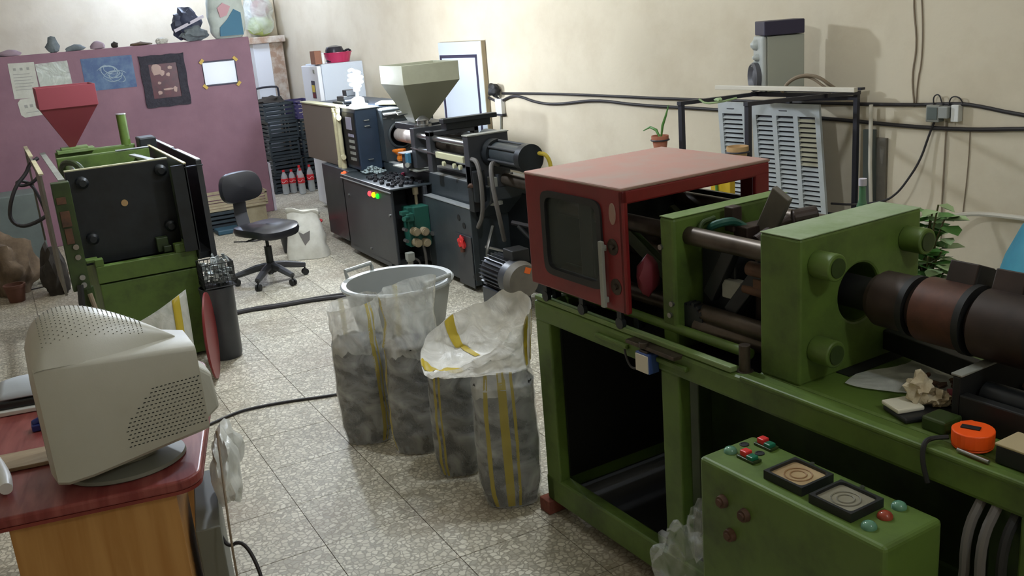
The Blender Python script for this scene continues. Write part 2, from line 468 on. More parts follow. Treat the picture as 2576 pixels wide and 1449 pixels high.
mat('led_red', (220, 60, 70), 0.3, emit=(255, 70, 80), estr=1.2)
mat('led_yellow', (240, 200, 20), 0.3, emit=(255, 214, 10), estr=1.5)
mat('led_green', (20, 170, 40), 0.3, emit=(20, 190, 40), estr=1.0)
mat('led_orange', (230, 90, 50), 0.3, emit=(255, 96, 50), estr=0.8)
mat('screen_pale', (150, 148, 166), 0.4)
mat('speaker_grey', (162, 164, 150), 0.5)
mat('speaker_front', (176, 180, 176), 0.35)
mat('speaker_cone', (84, 84, 90), 0.5)
mat('rack_dark', (42, 42, 52), 0.5)
mat('louver', (176, 182, 186), 0.45, col2=(160, 164, 160), scale=4)
mat('louver_yellowed', (168, 164, 142), 0.5)
mat('pipe_white', (216, 210, 196), 0.4)
mat('pc_grey', (116, 118, 108), 0.5)
mat('blue_small', (30, 44, 110), 0.4)
film('film_clear', (228, 230, 228), 0.08, 0.6, scale=7)
film('film_thin', (226, 230, 228), 0.04, 0.4, scale=12, rough=0.15)
film('film_neck', (232, 234, 230), 0.22, 0.78, scale=8)
film('film_white', (252, 251, 246), 0.6, 0.97)
film('film_haze', (220, 226, 216), 0.25, 0.75, scale=6)
film('film_bag', (232, 234, 228), 0.45, 0.85, scale=7)

# ------------------------------------------------------------------ room shell
def struct(mb, name, m, **k):
    o = mb.build(name, m, **k); o['kind'] = 'structure'; return o
H = 3.25
floor = struct(Bx((-3.6, -3.7, -0.12), (5.4, 11.2, -0.012)), 'floor', 'grout', origin=(0, 0, 0))
tile_me = None
for i in range(-2, 8):
    for j in range(-1, 26):
        if tile_me is None:
            o = B((0, 0, -0.006), (0.397, 0.397, 0.012)).build('floor_tile', 'terrazzo', origin=(0, 0, 0)); tile_me = o.data
        else:
            o = bpy.data.objects.new('floor_tile', tile_me); COL.objects.link(o)
        o.parent = floor
        o.location = (i*0.4 + 0.2, j*0.4 + 0.2, random.uniform(-0.0008, 0.0))
struct(Bx((-3.6, -3.7, -0.012), (-0.8, 11.2, -0.001)).mm((3.2, -3.7, -0.012), (5.4, 11.2, -0.001)).mm((-0.8, -3.7, -0.012), (3.2, -0.4, -0.001)).mm((-0.8, 10.0, -0.012), (3.2, 11.2, -0.001)), 'trim_5', 'terrazzo', origin=(0, 0, 0))
struct(Bx((-1.2, 0.0, 0.0), (15.2, 0.15, H)), 'wall_right', 'wall', frame=WF, origin=(0, 0, 0))
struct(Bx((-3.75, 10.3, 0), (3.12, 10.45, H)), 'wall_back', 'wall', origin=(0, 10.3, 0))
struct(Bx((-3.75, -3.7, 0), (-3.6, 11.04, H)), 'wall_left', 'wall', origin=(-3.6, 0, 0))
struct(Bx((-3.6, -3.85, 0), (5.6, -3.7, H)), 'wall_front', 'wall', origin=(0, -3.7, 0))
struct(Bx((-3.75, -3.85, H), (5.6, 11.2, H+0.12)), 'ceiling', 'ceiling', origin=(0, 0, H))
# pilaster in the far corner: render with a stripe of bare plaster and a ledge on top
struct(Bx((2.72, 10.08, 0), (2.93, 10.3, 1.84)), 'trim_1', 'white_paint', origin=(2.82, 10.2, 0))
struct(Bx((2.932, 10.085, 0), (3.11, 10.3, 1.84)), 'trim_2', 'bare_plaster', origin=(3.02, 10.2, 0))
struct(Bx((2.66, 10.0, 1.842), (3.13, 10.3, 1.925)), 'trim_3', 'bare_plaster', origin=(2.9, 10.2, 1.84), bevel=0.01)
# dusky-rose partition
pw = struct(Bx((-3.3, 8.27, 0), (2.235, 8.35, 1.945)), 'wall_partition', 'partition', origin=(0, 8.3, 0), bevel=0.006)
struct(Bx((2.236, 8.262, 0), (2.262, 8.358, 0.55)), 'trim_4', 'pale_print', origin=(2.25, 8.3, 0))

# ------------------------------------------------------------------ things pinned to the partition
Y = 8.27
def sheet(name, label, cat, x0, z0, x1, z1, m, rot=0.0, t=0.004, group=None):
    cx, cz = (x0+x1)/2, (z0+z1)/2
    r = thing(name, label, cat, (cx, Y-0.001, cz), group=group)
    def pt(u, v): return (cx + (u*cos(rot)-v*sin(rot)), cz + (u*sin(rot)+v*cos(rot)))
    hw, hh = (x1-x0)/2, (z1-z0)/2
    return r, pt, hw, hh
def quad(mb, pt, u0, v0, u1, v1, ya, yb):
    mb.prism([pt(u0, v0), pt(u1, v0), pt(u1, v1), pt(u0, v1)], ya, yb, 'y'); return mb
r, pt, hw, hh = sheet('paper_sheet', 'portrait white paper sheet at far left of the rose partition', 'paper', -0.16, 1.53, 0.075, 1.875, 'paper', rot=-0.02)
quad(MB(), pt, -hw, -hh, hw, hh, Y-0.004, Y-0.001).build('page', 'paper', r)
mb = MB()
for k in range(3): mb.add(*(lambda q: (q.v, q.f))(quad(MB(), pt, -0.08+k*0.06, 0.10, -0.055+k*0.06, 0.125, Y-0.006, Y-0.004)))
for k in range(6): quad(mb, pt, -0.09, 0.06-k*0.03, 0.06+0.02*(k % 2), 0.066-k*0.03, Y-0.006, Y-0.004)
mb.build('printing', 'print_ink', r)
r, pt, hw, hh = sheet('paper_in_sleeve', 'paper in a shiny clear plastic sleeve above the red hopper', 'paper', 0.085, 1.60, 0.385, 1.855, 'paper', rot=0.03)
quad(MB(), pt, -hw+0.02, -hh+0.01, hw-0.02, hh-0.02, Y-0.004, Y-0.001).build('page', 'paper', r)
quad(MB(), pt, -hw, -hh, hw, hh, Y-0.009, Y-0.005).build('sleeve', 'film_haze', r)
mb = MB()
for k in range(5): quad(mb, pt, -0.08, 0.05-k*0.03, 0.08, 0.056-k*0.03, Y-0.0048, Y-0.004)
mb.build('printing', 'print_ink', r)
r, pt, hw, hh = sheet('paper_sheet', 'small landscape paper with rounded corners half behind the red hopper', 'paper', -0.14, 1.35, 0.14, 1.53, 'paper', rot=0.06)
MB().prism([pt(-hw+0.03, -hh), pt(hw, -hh), pt(hw, hh), pt(-hw+0.03, hh), pt(-hw, hh-0.03), pt(-hw, -hh+0.03)], Y-0.004, Y-0.001, 'y').build('page', 'paper', r)
mb = MB()
for k in range(4): quad(mb, pt, -0.09+k*0.05, 0.0, -0.06+k*0.05, 0.03, Y-0.006, Y-0.004)
quad(mb, pt, -0.09, -0.05, 0.06, -0.044, Y-0.006, Y-0.004)
mb.build('printing', 'print_ink', r)
r, pt, hw, hh = sheet('calligraphy_poster', 'blue poster with pale swirling calligraphy strokes', 'poster', 0.505, 1.535, 1.0, 1.86, 'poster_blue', rot=0.0)
quad(MB(), pt, -hw, -hh, hw, hh, Y-0.004, Y-0.001).build('poster', 'poster_blue', r)
rnd = random.Random(3); sw = MB()
for k in range(15):
    cx, cz = rnd.uniform(-0.02, 0.1), rnd.uniform(-0.06, 0.06); a0 = rnd.uniform(0, 6.28); ra = rnd.uniform(0.04, 0.13); rb = ra*rnd.uniform(0.4, 0.8); tl = rnd.uniform(-0.7, 0.1)
    pts = []
    for q in range(9):
        t = a0 + q*rnd.uniform(0.28, 0.36); u, v = ra*cos(t), rb*sin(t)
        w_ = pt(min(0.2, max(-0.2, cx+u*cos(tl)-v*sin(tl))), min(0.13, max(-0.13, cz+u*sin(tl)+v*cos(tl)))); pts.append((w_[0], Y-0.0045, w_[1]))
    sw.tube(pts, [0.001+0.004*sin(pi*q/8) for q in range(9)], n=5)
sw.build('brush_stroke', 'poster_stroke', r)
r, pt, hw, hh = sheet('framed_picture', 'dark lace-framed red picture with pale blotches', 'picture', 1.06, 1.30, 1.515, 1.835, 'lace', rot=0.0)
quad(MB(), pt, -hw+0.03, -hh+0.03, hw-0.03, hh-0.03, Y-0.012, Y-0.001).build('picture', 'picture_red', r)
def wavy():
    mb = MB(); n = 40
    def ring(a, b, amp, t):
        return a*max(-1, min(1, 1.42*cos(t))) * (1+amp*sin(9*t)), b*max(-1, min(1, 1.42*sin(t))) * (1+amp*sin(11*t))
    vs = []
    for y in (Y-0.024, Y-0.002):
        for (a, b, am) in ((hw, hh, 0.015), (hw-0.085, hh-0.09, 0.0)):
            for k in range(n):
                u, v = ring(a, b, am, 2*pi*k/n); p = pt(u, v); vs.append((p[0], y, p[1]))
    fs = []
    for k in range(n):
        j = (k+1) % n
        fs += [(k, j, n+j, n+k), (2*n+k, 3*n+k, 3*n+j, 2*n+j), (k, 2*n+k, 2*n+j, j), (n+k, n+j, 3*n+j, 3*n+k)]
    return mb.add(vs, fs)
wavy().build('lace_frame', 'lace', r)
mb = MB()
for (u, v, a, b) in ((-0.07, 0.12, 0.055, 0.06), (-0.02, 0.08, 0.03, 0.03), (0.04, 0.06, 0.02, 0.02), (-0.06, -0.02, 0.018, 0.016), (0.09, -0.1, 0.02, 0.035), (-0.07, -0.12, 0.025, 0.02), (0.02, -0.09, 0.05, 0.012), (0.07, 0.13, 0.025, 0.02)):
    p = pt(u, v); MB().blob((p[0], Y-0.012, p[1]), (a, 0.003, b), seed=u*50, amp=0.3, sub=2).build('pale_blotch', 'picture_pale', r)
r, pt, hw, hh = sheet('framed_card', 'white card in a dark frame with yellow tape on its corners', 'card', 1.69, 1.46, 2.05, 1.725, 'card_white', rot=0.0)
quad(MB(), pt, -hw, -hh, hw, hh, Y-0.012, Y-0.001).build('backing', 'card_frame', r, bevel=0.003)
quad(MB(), pt, -hw+0.004, -hh+0.016, hw-0.012, hh-0.016, Y-0.018, Y-0.012).build('card', 'card_white', r, bevel=0.003)
for su in (-1, 1):
    for sv in (-1, 1):
        p = pt(su*hw, sv*hh); B((p[0], Y-0.021, p[1]), (0.055, 0.004, 0.032), (0, su*sv*0.8, 0)).build('corner_tape', 'tape_yellow', r)

# clutter along the top of the partition
T = 1.945
def lump(name, label, cat, c, r, m, seed, amp=0.3, sub=3, freq=2.2, flat=None):
    o = MB().blob(c, r, seed, amp, sub, freq, flat).build(name, m, origin=(c[0], c[1], flat if flat is not None else c[2]-r[2]), smooth=True)
    return tag(o, label, cat)
o = thing('bag_bundle', 'dark navy plastic bag bundle leaning at left of the printed sack', 'bag', (1.60, 8.31, T))
MB().blob((1.62, 8.32, 2.13), (0.145, 0.11, 0.17), 5, 0.3, 3, 2.4, T).build('bag', 'bundle_dark', o, smooth=True)
MB().beam((1.46, 8.21, 2.06), (1.78, 8.21, 2.19), 0.02, 0.03).build('strap', 'pale_print', o)
MB().blob((1.66, 8.25, 2.02), (0.14, 0.06, 0.08), 9, 0.3, 3, 2.2, T).build('grey_cloth', 'bundle_grey', o, smooth=True)
lump('rag_heap', 'pale crumpled rag between navy bundle and hanging dust clutter', 'rag', (1.33, 8.31, 1.97), (0.06, 0.045, 0.04), 'sack_white', 19, flat=T)
o = thing('printed_sack', 'stuffed white sack with blue and pink print on partition top', 'sack', (2.02, 8.31, T))
def sackf(u, v, x0=1.84, x1=2.23, z0=T, z1=2.42):
    t = 2*pi*u; px = (x0+x1)/2 + (x1-x0)/2*math.copysign(abs(cos(t))**0.7, cos(t))*(1-0.25*(2*v-1)**4)
    py = 8.31 + 0.11*math.copysign(abs(sin(t))**0.8, sin(t))*(1-0.6*(2*v-1)**4)
    n = noise.noise(Vector((px*6, py*6, v*5)))*0.02
    return (px + n, py + n, z0 + (z1-z0)*v)
MB().grid(sackf, 28, 14, True).build('sack_body', 'print_sack', o, smooth=True)
def patch(pts, yoff): return MB().add([(x, 8.31-yoff(x, z), z) for x, z in pts] + [(x, 8.31-yoff(x, z)+0.03, z) for x, z in pts], [tuple(range(len(pts))), tuple(range(2*len(pts)-1, len(pts)-1, -1))] + [(i, (i+1) % len(pts), len(pts)+(i+1) % len(pts), len(pts)+i) for i in range(len(pts))])
yo = lambda x, z: 0.122
patch([(1.92, 1.97), (2.17, 1.97), (2.17, 2.2), (2.1, 2.24), (2.02, 2.14), (1.93, 2.06)], yo).build('blue_print', 'print_blue', o)
patch([(1.95, 2.16), (2.02, 2.18), (2.07, 2.27), (1.99, 2.31), (1.93, 2.26)], yo).build('pink_print', 'print_pink', o)
o = thing('rice_sack', 'lime and rose printed sack in clear plastic on the pilaster ledge', 'sack', (2.85, 10.12, 1.926))
MB().blob((2.85, 10.14, 2.17), (0.20, 0.13, 0.26), 3, 0.25, 3, 1.8, 1.927).build('film_wrap', 'film_haze', o, smooth=True)
MB().blob((2.87, 10.15, 2.06), (0.15, 0.10, 0.14), 13, 0.15, 3, 2, 1.928).build('lime_print', 'print_lime', o, smooth=True)
MB().blob((2.89, 10.15, 2.27), (0.12, 0.09, 0.13), 23, 0.15, 3, 2).build('rose_print', 'print_rose', o, smooth=True)
rnd = random.Random(11)
for k, (x, w_, h_, lb, m) in enumerate(((-0.12, 0.10, 0.06, 'pale pinkish lump at far left end of partition top', 'bundle_pink'), (0.28, 0.06, 0.15, 'grey crumpled scrap standing tallest left of centre on partition top', 'bundle_grey'),
        (0.48, 0.10, 0.06, 'flat grey scrap beside the tallest scrap on partition top', 'bundle_grey'), (0.70, 0.07, 0.08, 'dim mauve scrap above the blue poster on partition top', 'bundle_pink'),
        (0.86, 0.035, 0.06, 'tiny dark nub standing alone above the blue poster', 'rag_dark'), (1.12, 0.12, 0.035, 'low dusty scrap above the framed red picture', 'rag_brown'))):
    lump('scrap', lb, 'scrap', (x, 8.31, T+h_*0.4), (w_, 0.035, h_*0.6), m, 30+k, flat=T, sub=2)
# ------------------------------------------------------------------ green injection moulding machine, right foreground (frame GF)
G = thing('moulding_machine', 'green injection moulding machine with a dark red sliding guard on the right', 'machine', (1.6, -0.6, 0), GF)
X0 = 1.276
# bed and stand
MB().mm((X0, -2.1, 0.825), (X0+0.075, 0.436, 0.905)).mm((1.87, -2.1, 0.825), (1.945, 0.436, 0.905)).mm((X0+0.07, 0.37, 0.825), (1.88, 0.436, 0.905)).mm((X0+0.07, -2.1, 0.86), (1.88, -0.66, 0.905)).build('bed', 'green', G, bevel=0.012)
MB().mm((X0-0.004, -2.1, 0.895), (X0+0.03, -0.66, 0.912)).build('bed_lip', 'green', G, bevel=0.006)
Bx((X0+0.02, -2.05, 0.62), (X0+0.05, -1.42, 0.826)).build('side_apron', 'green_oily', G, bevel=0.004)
for y0, y1, x0, x1 in ((0.336, 0.432, X0+0.002, X0+0.05), (-0.392, -0.305, X0+0.002, X0+0.05), (-1.60, -1.50, X0+0.002, X0+0.05), (0.336, 0.432, 1.89, 1.94), (-1.60, -1.50, 1.89, 1.94)):
    Bx((x0, y0, 0.16), (x1, y1, 0.83)).build('leg', 'green', G, bevel=0.006)
Bx((1.44, -0.30, 0.1), (1.50, -0.20, 0.83)).build('inner_post', 'green_oily', G, bevel=0.005)
MB().mm((X0, -1.7, 0.06), (X0+0.055, 0.436, 0.168)).mm((1.89, -1.7, 0.06), (1.945, 0.436, 0.168)).mm((X0, 0.38, 0.06), (1.945, 0.436, 0.168)).mm((X0, -1.7, 0.06), (1.945, -1.64, 0.168)).build('base_rail', 'green', G, bevel=0.008)
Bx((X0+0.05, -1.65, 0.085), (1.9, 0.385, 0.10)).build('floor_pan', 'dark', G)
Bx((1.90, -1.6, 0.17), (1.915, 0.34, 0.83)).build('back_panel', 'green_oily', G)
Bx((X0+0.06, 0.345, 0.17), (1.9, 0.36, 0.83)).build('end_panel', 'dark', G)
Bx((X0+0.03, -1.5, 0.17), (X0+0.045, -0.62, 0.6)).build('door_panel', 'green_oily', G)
for x, y in ((1.90, -1.55), (1.9, 0.36), (X0+0.06, -1.55)):
    Bx((x-0.03, y-0.04, 0.0), (x+0.03, y+0.04, 0.062)).build('foot', 'dark', G)
# beam trim, rails and channel beside the guard
for y0, y1 in ((0.03, -0.15), (-0.30, -0.44)):
    B((X0-0.006, (y0+y1)/2, 0.866), (0.016, abs(y0-y1), 0.018)).build('slot_strip', 'green', G, bevel=0.006)
Bx((X0+0.004, -0.62, 0.906), (X0+0.032, 0.43, 0.924)).build('guard_track', 'green_dusty', G, bevel=0.004)
Cy((X0+0.085, 0.43, 0.945), (X0+0.085, -0.62, 0.945), 0.016).build('guide_rail', 'green', G, smooth=True)
for y in (0.40, -0.10, -0.60):
    Bx((X0+0.07, y-0.012, 0.9), (X0+0.1, y+0.012, 0.94)).build('rail_bracket', 'black_steel', G, bevel=0.003)
MB().cyl((X0+0.05, -0.63, 0.9), (X0+0.05, -0.63, 0.985), 0.017).cyl((X0+0.05, -0.63, 0.9), (X0+0.05, -0.63, 0.906), 0.026).build('stop_bolt', 'greasy_steel', G, smooth=True)
Bx((X0+0.09, -0.64, 0.86), (1.86, 0.40, 0.872)).build('drip_tray', 'dark', G)
# limit switch hung on the beam
lb = MB().mm((1.235, -0.30, 0.818), (X0+0.003, -0.232, 0.885)).build('limit_switch', 'blue_box', G, bevel=0.004)
Bx((1.231, -0.297, 0.822), (1.236, -0.238, 0.880)).build('switch_face', 'pale_panel', lb)
MB().mm((1.24, -0.285, 0.884), (1.30, -0.245, 0.892)).mm((1.245, -0.41, 0.893), (1.30, -0.17, 0.906)).cyl((1.25, -0.26, 0.9), (1.25, -0.26, 0.918), 0.016).build('switch_bracket', 'greasy_steel', lb, bevel=0.002)
Tb([(1.26, -0.235, 0.83), (1.255, -0.19, 0.80), (1.26, -0.15, 0.83), (1.27, -0.13, 0.87)], 0.004, smooth=2).build('switch_lead', 'cable', lb, smooth=True)
# red sliding guard
g = MB().holed((-0.148, 0.975, 0.434, 1.396), rrect(-0.028, 1.042, 0.318, 1.338, 0.05), X0, X0+0.02, 'x', 64).build('sliding_guard', 'red', G, bevel=0.006)
Bx((X0-0.002, -0.150, 1.388), (1.936, 0.436, 1.40)).build('guard_roof', 'red_dusty', g, bevel=0.008)
MB().mm((X0, -0.150, 1.345), (1.93, -0.128, 1.39)).mm((1.865, -0.150, 1.20), (1.93, -0.128, 1.36)).mm((X0, -0.150, 0.975), (X0+0.022, -0.125, 1.39)).build('front_frame', 'red', g, bevel=0.006)
for ya, yb in ((-0.13, -0.02), (0.40, 0.436)): Bx((1.915, ya, 1.20), (1.935, yb, 1.39)).build('rear_stile', 'red', g, bevel=0.004)
def ringpoly(t0, t1, f0, f1, n=56):
    mb = MB(); vs = []
    for t in (t0, t1):
        for f in (f0, f1):
            vs += [(t,)+f(2*pi*i/n) for i in range(n)]
    fs = []
    for i in range(n):
        j = (i+1) % n
        fs += [(i, j, n+j, n+i), (2*n+i, 3*n+i, 3*n+j, 2*n+j), (i, 2*n+i, 2*n+j, j), (n+i, n+j, 3*n+j, 3*n+i)]
    return mb.add(vs, fs)
ringpoly(X0-0.008, X0+0.02, rrect(-0.012, 1.058, 0.300, 1.324, 0), rrect(-0.036, 1.034, 0.326, 1.346, 0)).build('window_gasket', 'rubber', g, smooth=True)
Bx((X0+0.006, -0.02, 1.05), (X0+0.010, 0.308, 1.332)).build('window_pane', 'glass_grey', g)
MB().mm((X0-0.026, -0.058, 0.985), (X0-0.012, -0.038, 1.215)).mm((X0-0.014, -0.055, 1.0), (X0, -0.041, 1.02)).mm((X0-0.014, -0.055, 1.18), (X0, -0.041, 1.2)).build('grab_bar', 'dusty_grey', g, bevel=0.003)
MB().add([(X0-0.003, -0.095+0.017*cos(2*pi*i/18), 1.31+0.036*sin(2*pi*i/18)) for i in range(18)] + [(X0+0.001, -0.095+0.017*cos(2*pi*i/18), 1.31+0.036*sin(2*pi*i/18)) for i in range(18)],
    [tuple(range(18)), tuple(range(35, 17, -1))] + [(i, (i+1) % 18, 18+(i+1) % 18, 18+i) for i in range(18)]).build('oval_plate', 'red_dusty', g)
for y, z in ((-0.088, 1.198), (-0.096, 1.063)):
    MB().cyl((X0-0.002, y, z), (X0+0.002, y, z), 0.028, n=24).cyl((X0-0.009, y, z), (X0, y, z), 0.010, n=6).build('bolt_washer', 'greasy_steel', g, smooth=True)
for y in (0.35, 0.12, -0.1):
    MB().cyl((X0+0.0, y, 0.935), (X0+0.016, y, 0.935), 0.02, n=16).mm((X0+0.002, y-0.012, 0.935), (X0+0.014, y+0.012, 0.98)).build('guard_roller', 'black_steel', g)
Bx((1.936, -0.12, 0.93), (1.95, 0.432, 1.25)).build('rear_guard', 'black_steel', G)
Bx((1.32, 0.415, 0.91), (1.93, 0.43, 1.36)).build('end_guard', 'dark', G)
# platens
def platen(y0, y1, z0, z1, hole, m):
    return MB().holed((1.35, z0, 1.855, z1), circ(1.59, 1.125, hole), y0, y1, 'y', 56).build('platen', m, G, bevel=0.008)
MB().mm((1.35, -0.305, 0.872), (1.855, -0.238, 1.308)).build('moving_platen', 'green', G, bevel=0.01)
Bx((1.351, -0.304, 1.308), (1.854, -0.239, 1.3105)).build('platen_top', 'green_dusty', G)
platen(-0.815, -0.668, 0.902, 1.322, 0.085, 'green')
Bx((1.351, -0.814, 1.322), (1.854, -0.669, 1.3245)).build('platen_top', 'platen_dust_lit', G)
Bx((1.50, -0.86, 0.904), (1.80, -0.30, 0.908)).build('grease_plate', 'dark', G)
for x, z in ((1.415, 1.245), (1.79, 1.245), (1.415, 1.0), (1.79, 1.0)):
    Cy((x, 0.40, z), (x, -0.68, z), 0.029, n=24).build('tie_bar', 'greasy_steel', G, smooth=True)
    b_ = MB().cyl((x, -0.814, z), (x, -0.885, z), 0.038, n=28).build('tie_bar_nut', 'green', G, smooth=True, bevel=0.004)
    Cy((x, -0.885, z), (x, -0.889, z), 0.027, n=24).build('bar_end', 'green_oily', b_, smooth=True)
# clamping side: rear plate, toggle, ejector
Bx((1.38, 0.17, 0.9), (1.83, 0.25, 1.29)).build('rear_platen', 'black_steel', G, bevel=0.006)
MB().cyl((1.58, 0.17, 1.12), (1.58, -0.10, 1.12), 0.05).cyl((1.58, -0.10, 1.12), (1.58, -0.235, 1.12), 0.032).build('clamp_ram', 'greasy_steel', G, smooth=True)
for x in (1.46, 1.70): MB().beam((x, 0.12, 1.22), (x, -0.2, 1.05), 0.03, 0.05).build('toggle_arm', 'green_oily', G, bevel=0.004)
MB().blob((1.36, -0.16, 1.10), (0.045, 0.03, 0.07), 4, 0.15, 2).build('red_cap', 'pink_dark', G, smooth=True)
# mould and fittings between the platens
mo = MB().mm((1.46, -0.46, 0.97), (1.74, -0.31, 1.2)).build('mould', 'black_steel', G, bevel=0.006)
MB().mm((1.47, -0.665, 0.96), (1.74, -0.53, 1.21)).build('mould_half', 'heater_dark', mo, bevel=0.006)
Bx((1.44, -0.50, 1.06), (1.475, -0.42, 1.12)).build('clamp_block', 'dusty_grey', mo, bevel=0.004)
Bx((1.43, -0.62, 1.10), (1.47, -0.56, 1.15)).build('clamp_block', 'rust', mo, bevel=0.004)
MB().beam((1.45, -0.36, 1.05), (1.44, -0.48, 1.24), 0.03, 0.05).beam((1.44, -0.46, 1.02), (1.45, -0.6, 1.2), 0.03, 0.045).build('clamp_strap', 'black_steel', mo, bevel=0.004)
MB().cyl((1.43, -0.55, 1.18), (1.43, -0.64, 1.18), 0.022).cyl((1.44, -0.52, 1.11), (1.44, -0.65, 1.11), 0.016).build('clamp_bolt', 'rust', mo, smooth=True)
MB().beam((1.62, -0.42, 1.22), (1.60, -0.52, 1.375), 0.07, 0.022, up=(1, 0, 0.2)).build('tilted_bracket', 'guard_taupe', mo, bevel=0.004)
MB().mm((1.55, -0.42, 1.2), (1.70, -0.36, 1.26)).mm((1.54, -0.37, 1.24), (1.58, -0.33, 1.32)).cyl((1.56, -0.45, 1.22), (1.68, -0.47, 1.27), 0.02).cyl((1.60, -0.56, 1.3), (1.66, -0.60, 1.31), 0.028).build('mould_slide', 'heater_dark', mo, bevel=0.004)
MB().mm((1.49, -0.42, 1.2), (1.53, -0.38, 1.235)).mm((1.66, -0.64, 1.23), (1.76, -0.58, 1.25)).build('slide_block', 'tan_knob', mo, bevel=0.004)
Tb([(1.50, -0.31, 1.24), (1.47, -0.34, 1.27), (1.52, -0.38, 1.285), (1.58, -0.36, 1.26), (1.60, -0.42, 1.22)], 0.013, smooth=2).build('coolant_hose', 'valve_green', mo, smooth=True)
Tb([(1.43, -0.35, 1.22), (1.44, -0.32, 1.28), (1.50, -0.33, 1.29)], 0.008, smooth=2).build('coolant_hose', 'green_oily', mo, smooth=True)
gear = MB()
for i in range(14):
    a = 2*pi*i/14; gear.box((1.40, -0.335+0.046*cos(a), 0.985+0.046*sin(a)), (0.03, 0.012, 0.012), (a, 0, 0))
gear.cyl((1.385, -0.335, 0.985), (1.415, -0.335, 0.985), 0.042, n=24).build('gear', 'black_steel', G)
Cy((1.40, -0.35, 0.955), (1.43, -0.66, 0.955), 0.03, n=24).build('lower_bar', 'greasy_steel', G, smooth=True)
for y, z in ((-0.28, 0.99), (-0.29, 1.03), (-0.245, 1.21)):
    Cy((1.342, y, z), (1.352, y, z), 0.009, n=10).build('grease_nipple', 'steel', G)
# plasticising barrel with heater bands
Cy((1.59, -0.88, 1.125), (1.59, -2.0, 1.125), 0.066, n=36).build('barrel', 'heater_dark', G, smooth=True)
Cy((1.59, -0.60, 1.125), (1.59, -0.90, 1.125), 0.048, n=36).build('nozzle', 'dark', G, smooth=True)
for y0, y1, r_, m in ((-0.90, -1.005, 0.078, 'heater_dark'), (-1.035, -1.175, 0.087, 'heater_brown'), (-1.20, -1.36, 0.089, 'heater_dark'), (-1.385, -1.56, 0.089, 'heater_brown')):
    hb = Cy((1.59, y0, 1.125), (1.59, y1, 1.125), r_, n=40).build('heater_band', m, G, smooth=True)
    MB().cyl((1.59, y1+0.012, 1.125), (1.59, y1-0.006, 1.125), r_+0.005, n=40).build('band_strap', 'dark', hb, smooth=True)
for y in (-1.115, -1.24):
    tb_ = MB().box((1.64, y, 1.212), (0.075, 0.08, 0.08), (0, 0.35, 0)).build('terminal_box', 'heater_dark', G, bevel=0.003)
    MB().box((1.64, y-0.042, 1.212), (0.07, 0.006, 0.075), (0, 0.35, 0)).build('box_lid', 'dark', tb_)
# carriage rail and oil tray at the near end
MB().beam((1.73, -0.74, 0.955), (1.66, -1.17, 0.955), 0.035, 0.06).build('carriage_rail', 'dark', G, bevel=0.004)
MB().mm((1.44, -1.235, 0.905), (1.90, -1.215, 1.03)).mm((1.44, -2.0, 0.905), (1.47, -1.235, 0.985)).mm((1.87, -2.0, 0.905), (1.90, -1.235, 0.985)).build('tray_wall', 'dark', G, bevel=0.004)
Bx((1.44, -1.24, 1.03), (1.90, -1.21, 1.036)).build('tray_cap', 'dusty_grey', G, bevel=0.002)
Bx((1.47, -2.0, 0.906), (1.87, -1.24, 0.912)).build('tray_floor', 'dark', G)
MB().cyl((1.53, -1.25, 0.965), (1.53, -2.0, 0.965), 0.035).build('carriage_cylinder', 'black_steel', G, smooth=True)
Bx((1.36, -1.255, 0.904), (1.43, -1.19, 0.94)).build('green_stop', 'green_oily', G, bevel=0.006)
rnd = random.Random(2); sc = MB()
for k in range(46):
    sc.blob((1.60+rnd.uniform(-0.1, 0.17), -1.02-rnd.random()*0.32, 0.915+rnd.random()*0.02), (rnd.uniform(.008, .022), rnd.uniform(.008, .024), rnd.uniform(.004, .012)), k, 0.4, 1)
tag(sc.build('swarf', 'rust', G), kind='stuff')
# hoses hanging below the bed
for k, (x, y, m) in enumerate(((1.24, -1.40, 'cable_grey'), (1.235, -1.44, 'cable_grey'), (1.25, -1.48, 'rubber'))):
    Tb([(x+0.06, y, 0.83), (x, y, 0.76), (x-0.01, y-0.01, 0.62), (x+0.02, y+0.06, 0.48), (x+0.02, y+0.06, 0.2), (x+0.05, y, 0.11)], 0.012, smooth=2).build('hydraulic_hose', m, G, smooth=True)
MB().cyl((1.42, -1.50, 0.42), (1.42, -1.85, 0.42), 0.11, n=24).mm((1.33, -1.8, 0.1), (1.51, -1.55, 0.33)).build('pump_motor', 'black_steel', G, smooth=True)
# far-side spares seen over the bed
Bx((1.96, -0.9, 0.80), (2.35, -0.27, 0.83)).build('side_shelf', 'green_oily', G, bevel=0.003)
MB().beam((1.945, -0.4, 0.78), (2.34, -0.4, 0.80), 0.03, 0.03).beam((1.945, -0.85, 0.78), (2.34, -0.85, 0.80), 0.03, 0.03).build('shelf_arm', 'green_oily', G)

# brick under the machine corner
brk = tag(Bx((1.255, 0.40, 0.0), (1.36, 0.47, 0.059)).build('brick', 'brick_red', frame=GF, origin=(1.31, 0.43, 0), bevel=0.004), 'red brick propping the far corner of the green machine', 'brick')

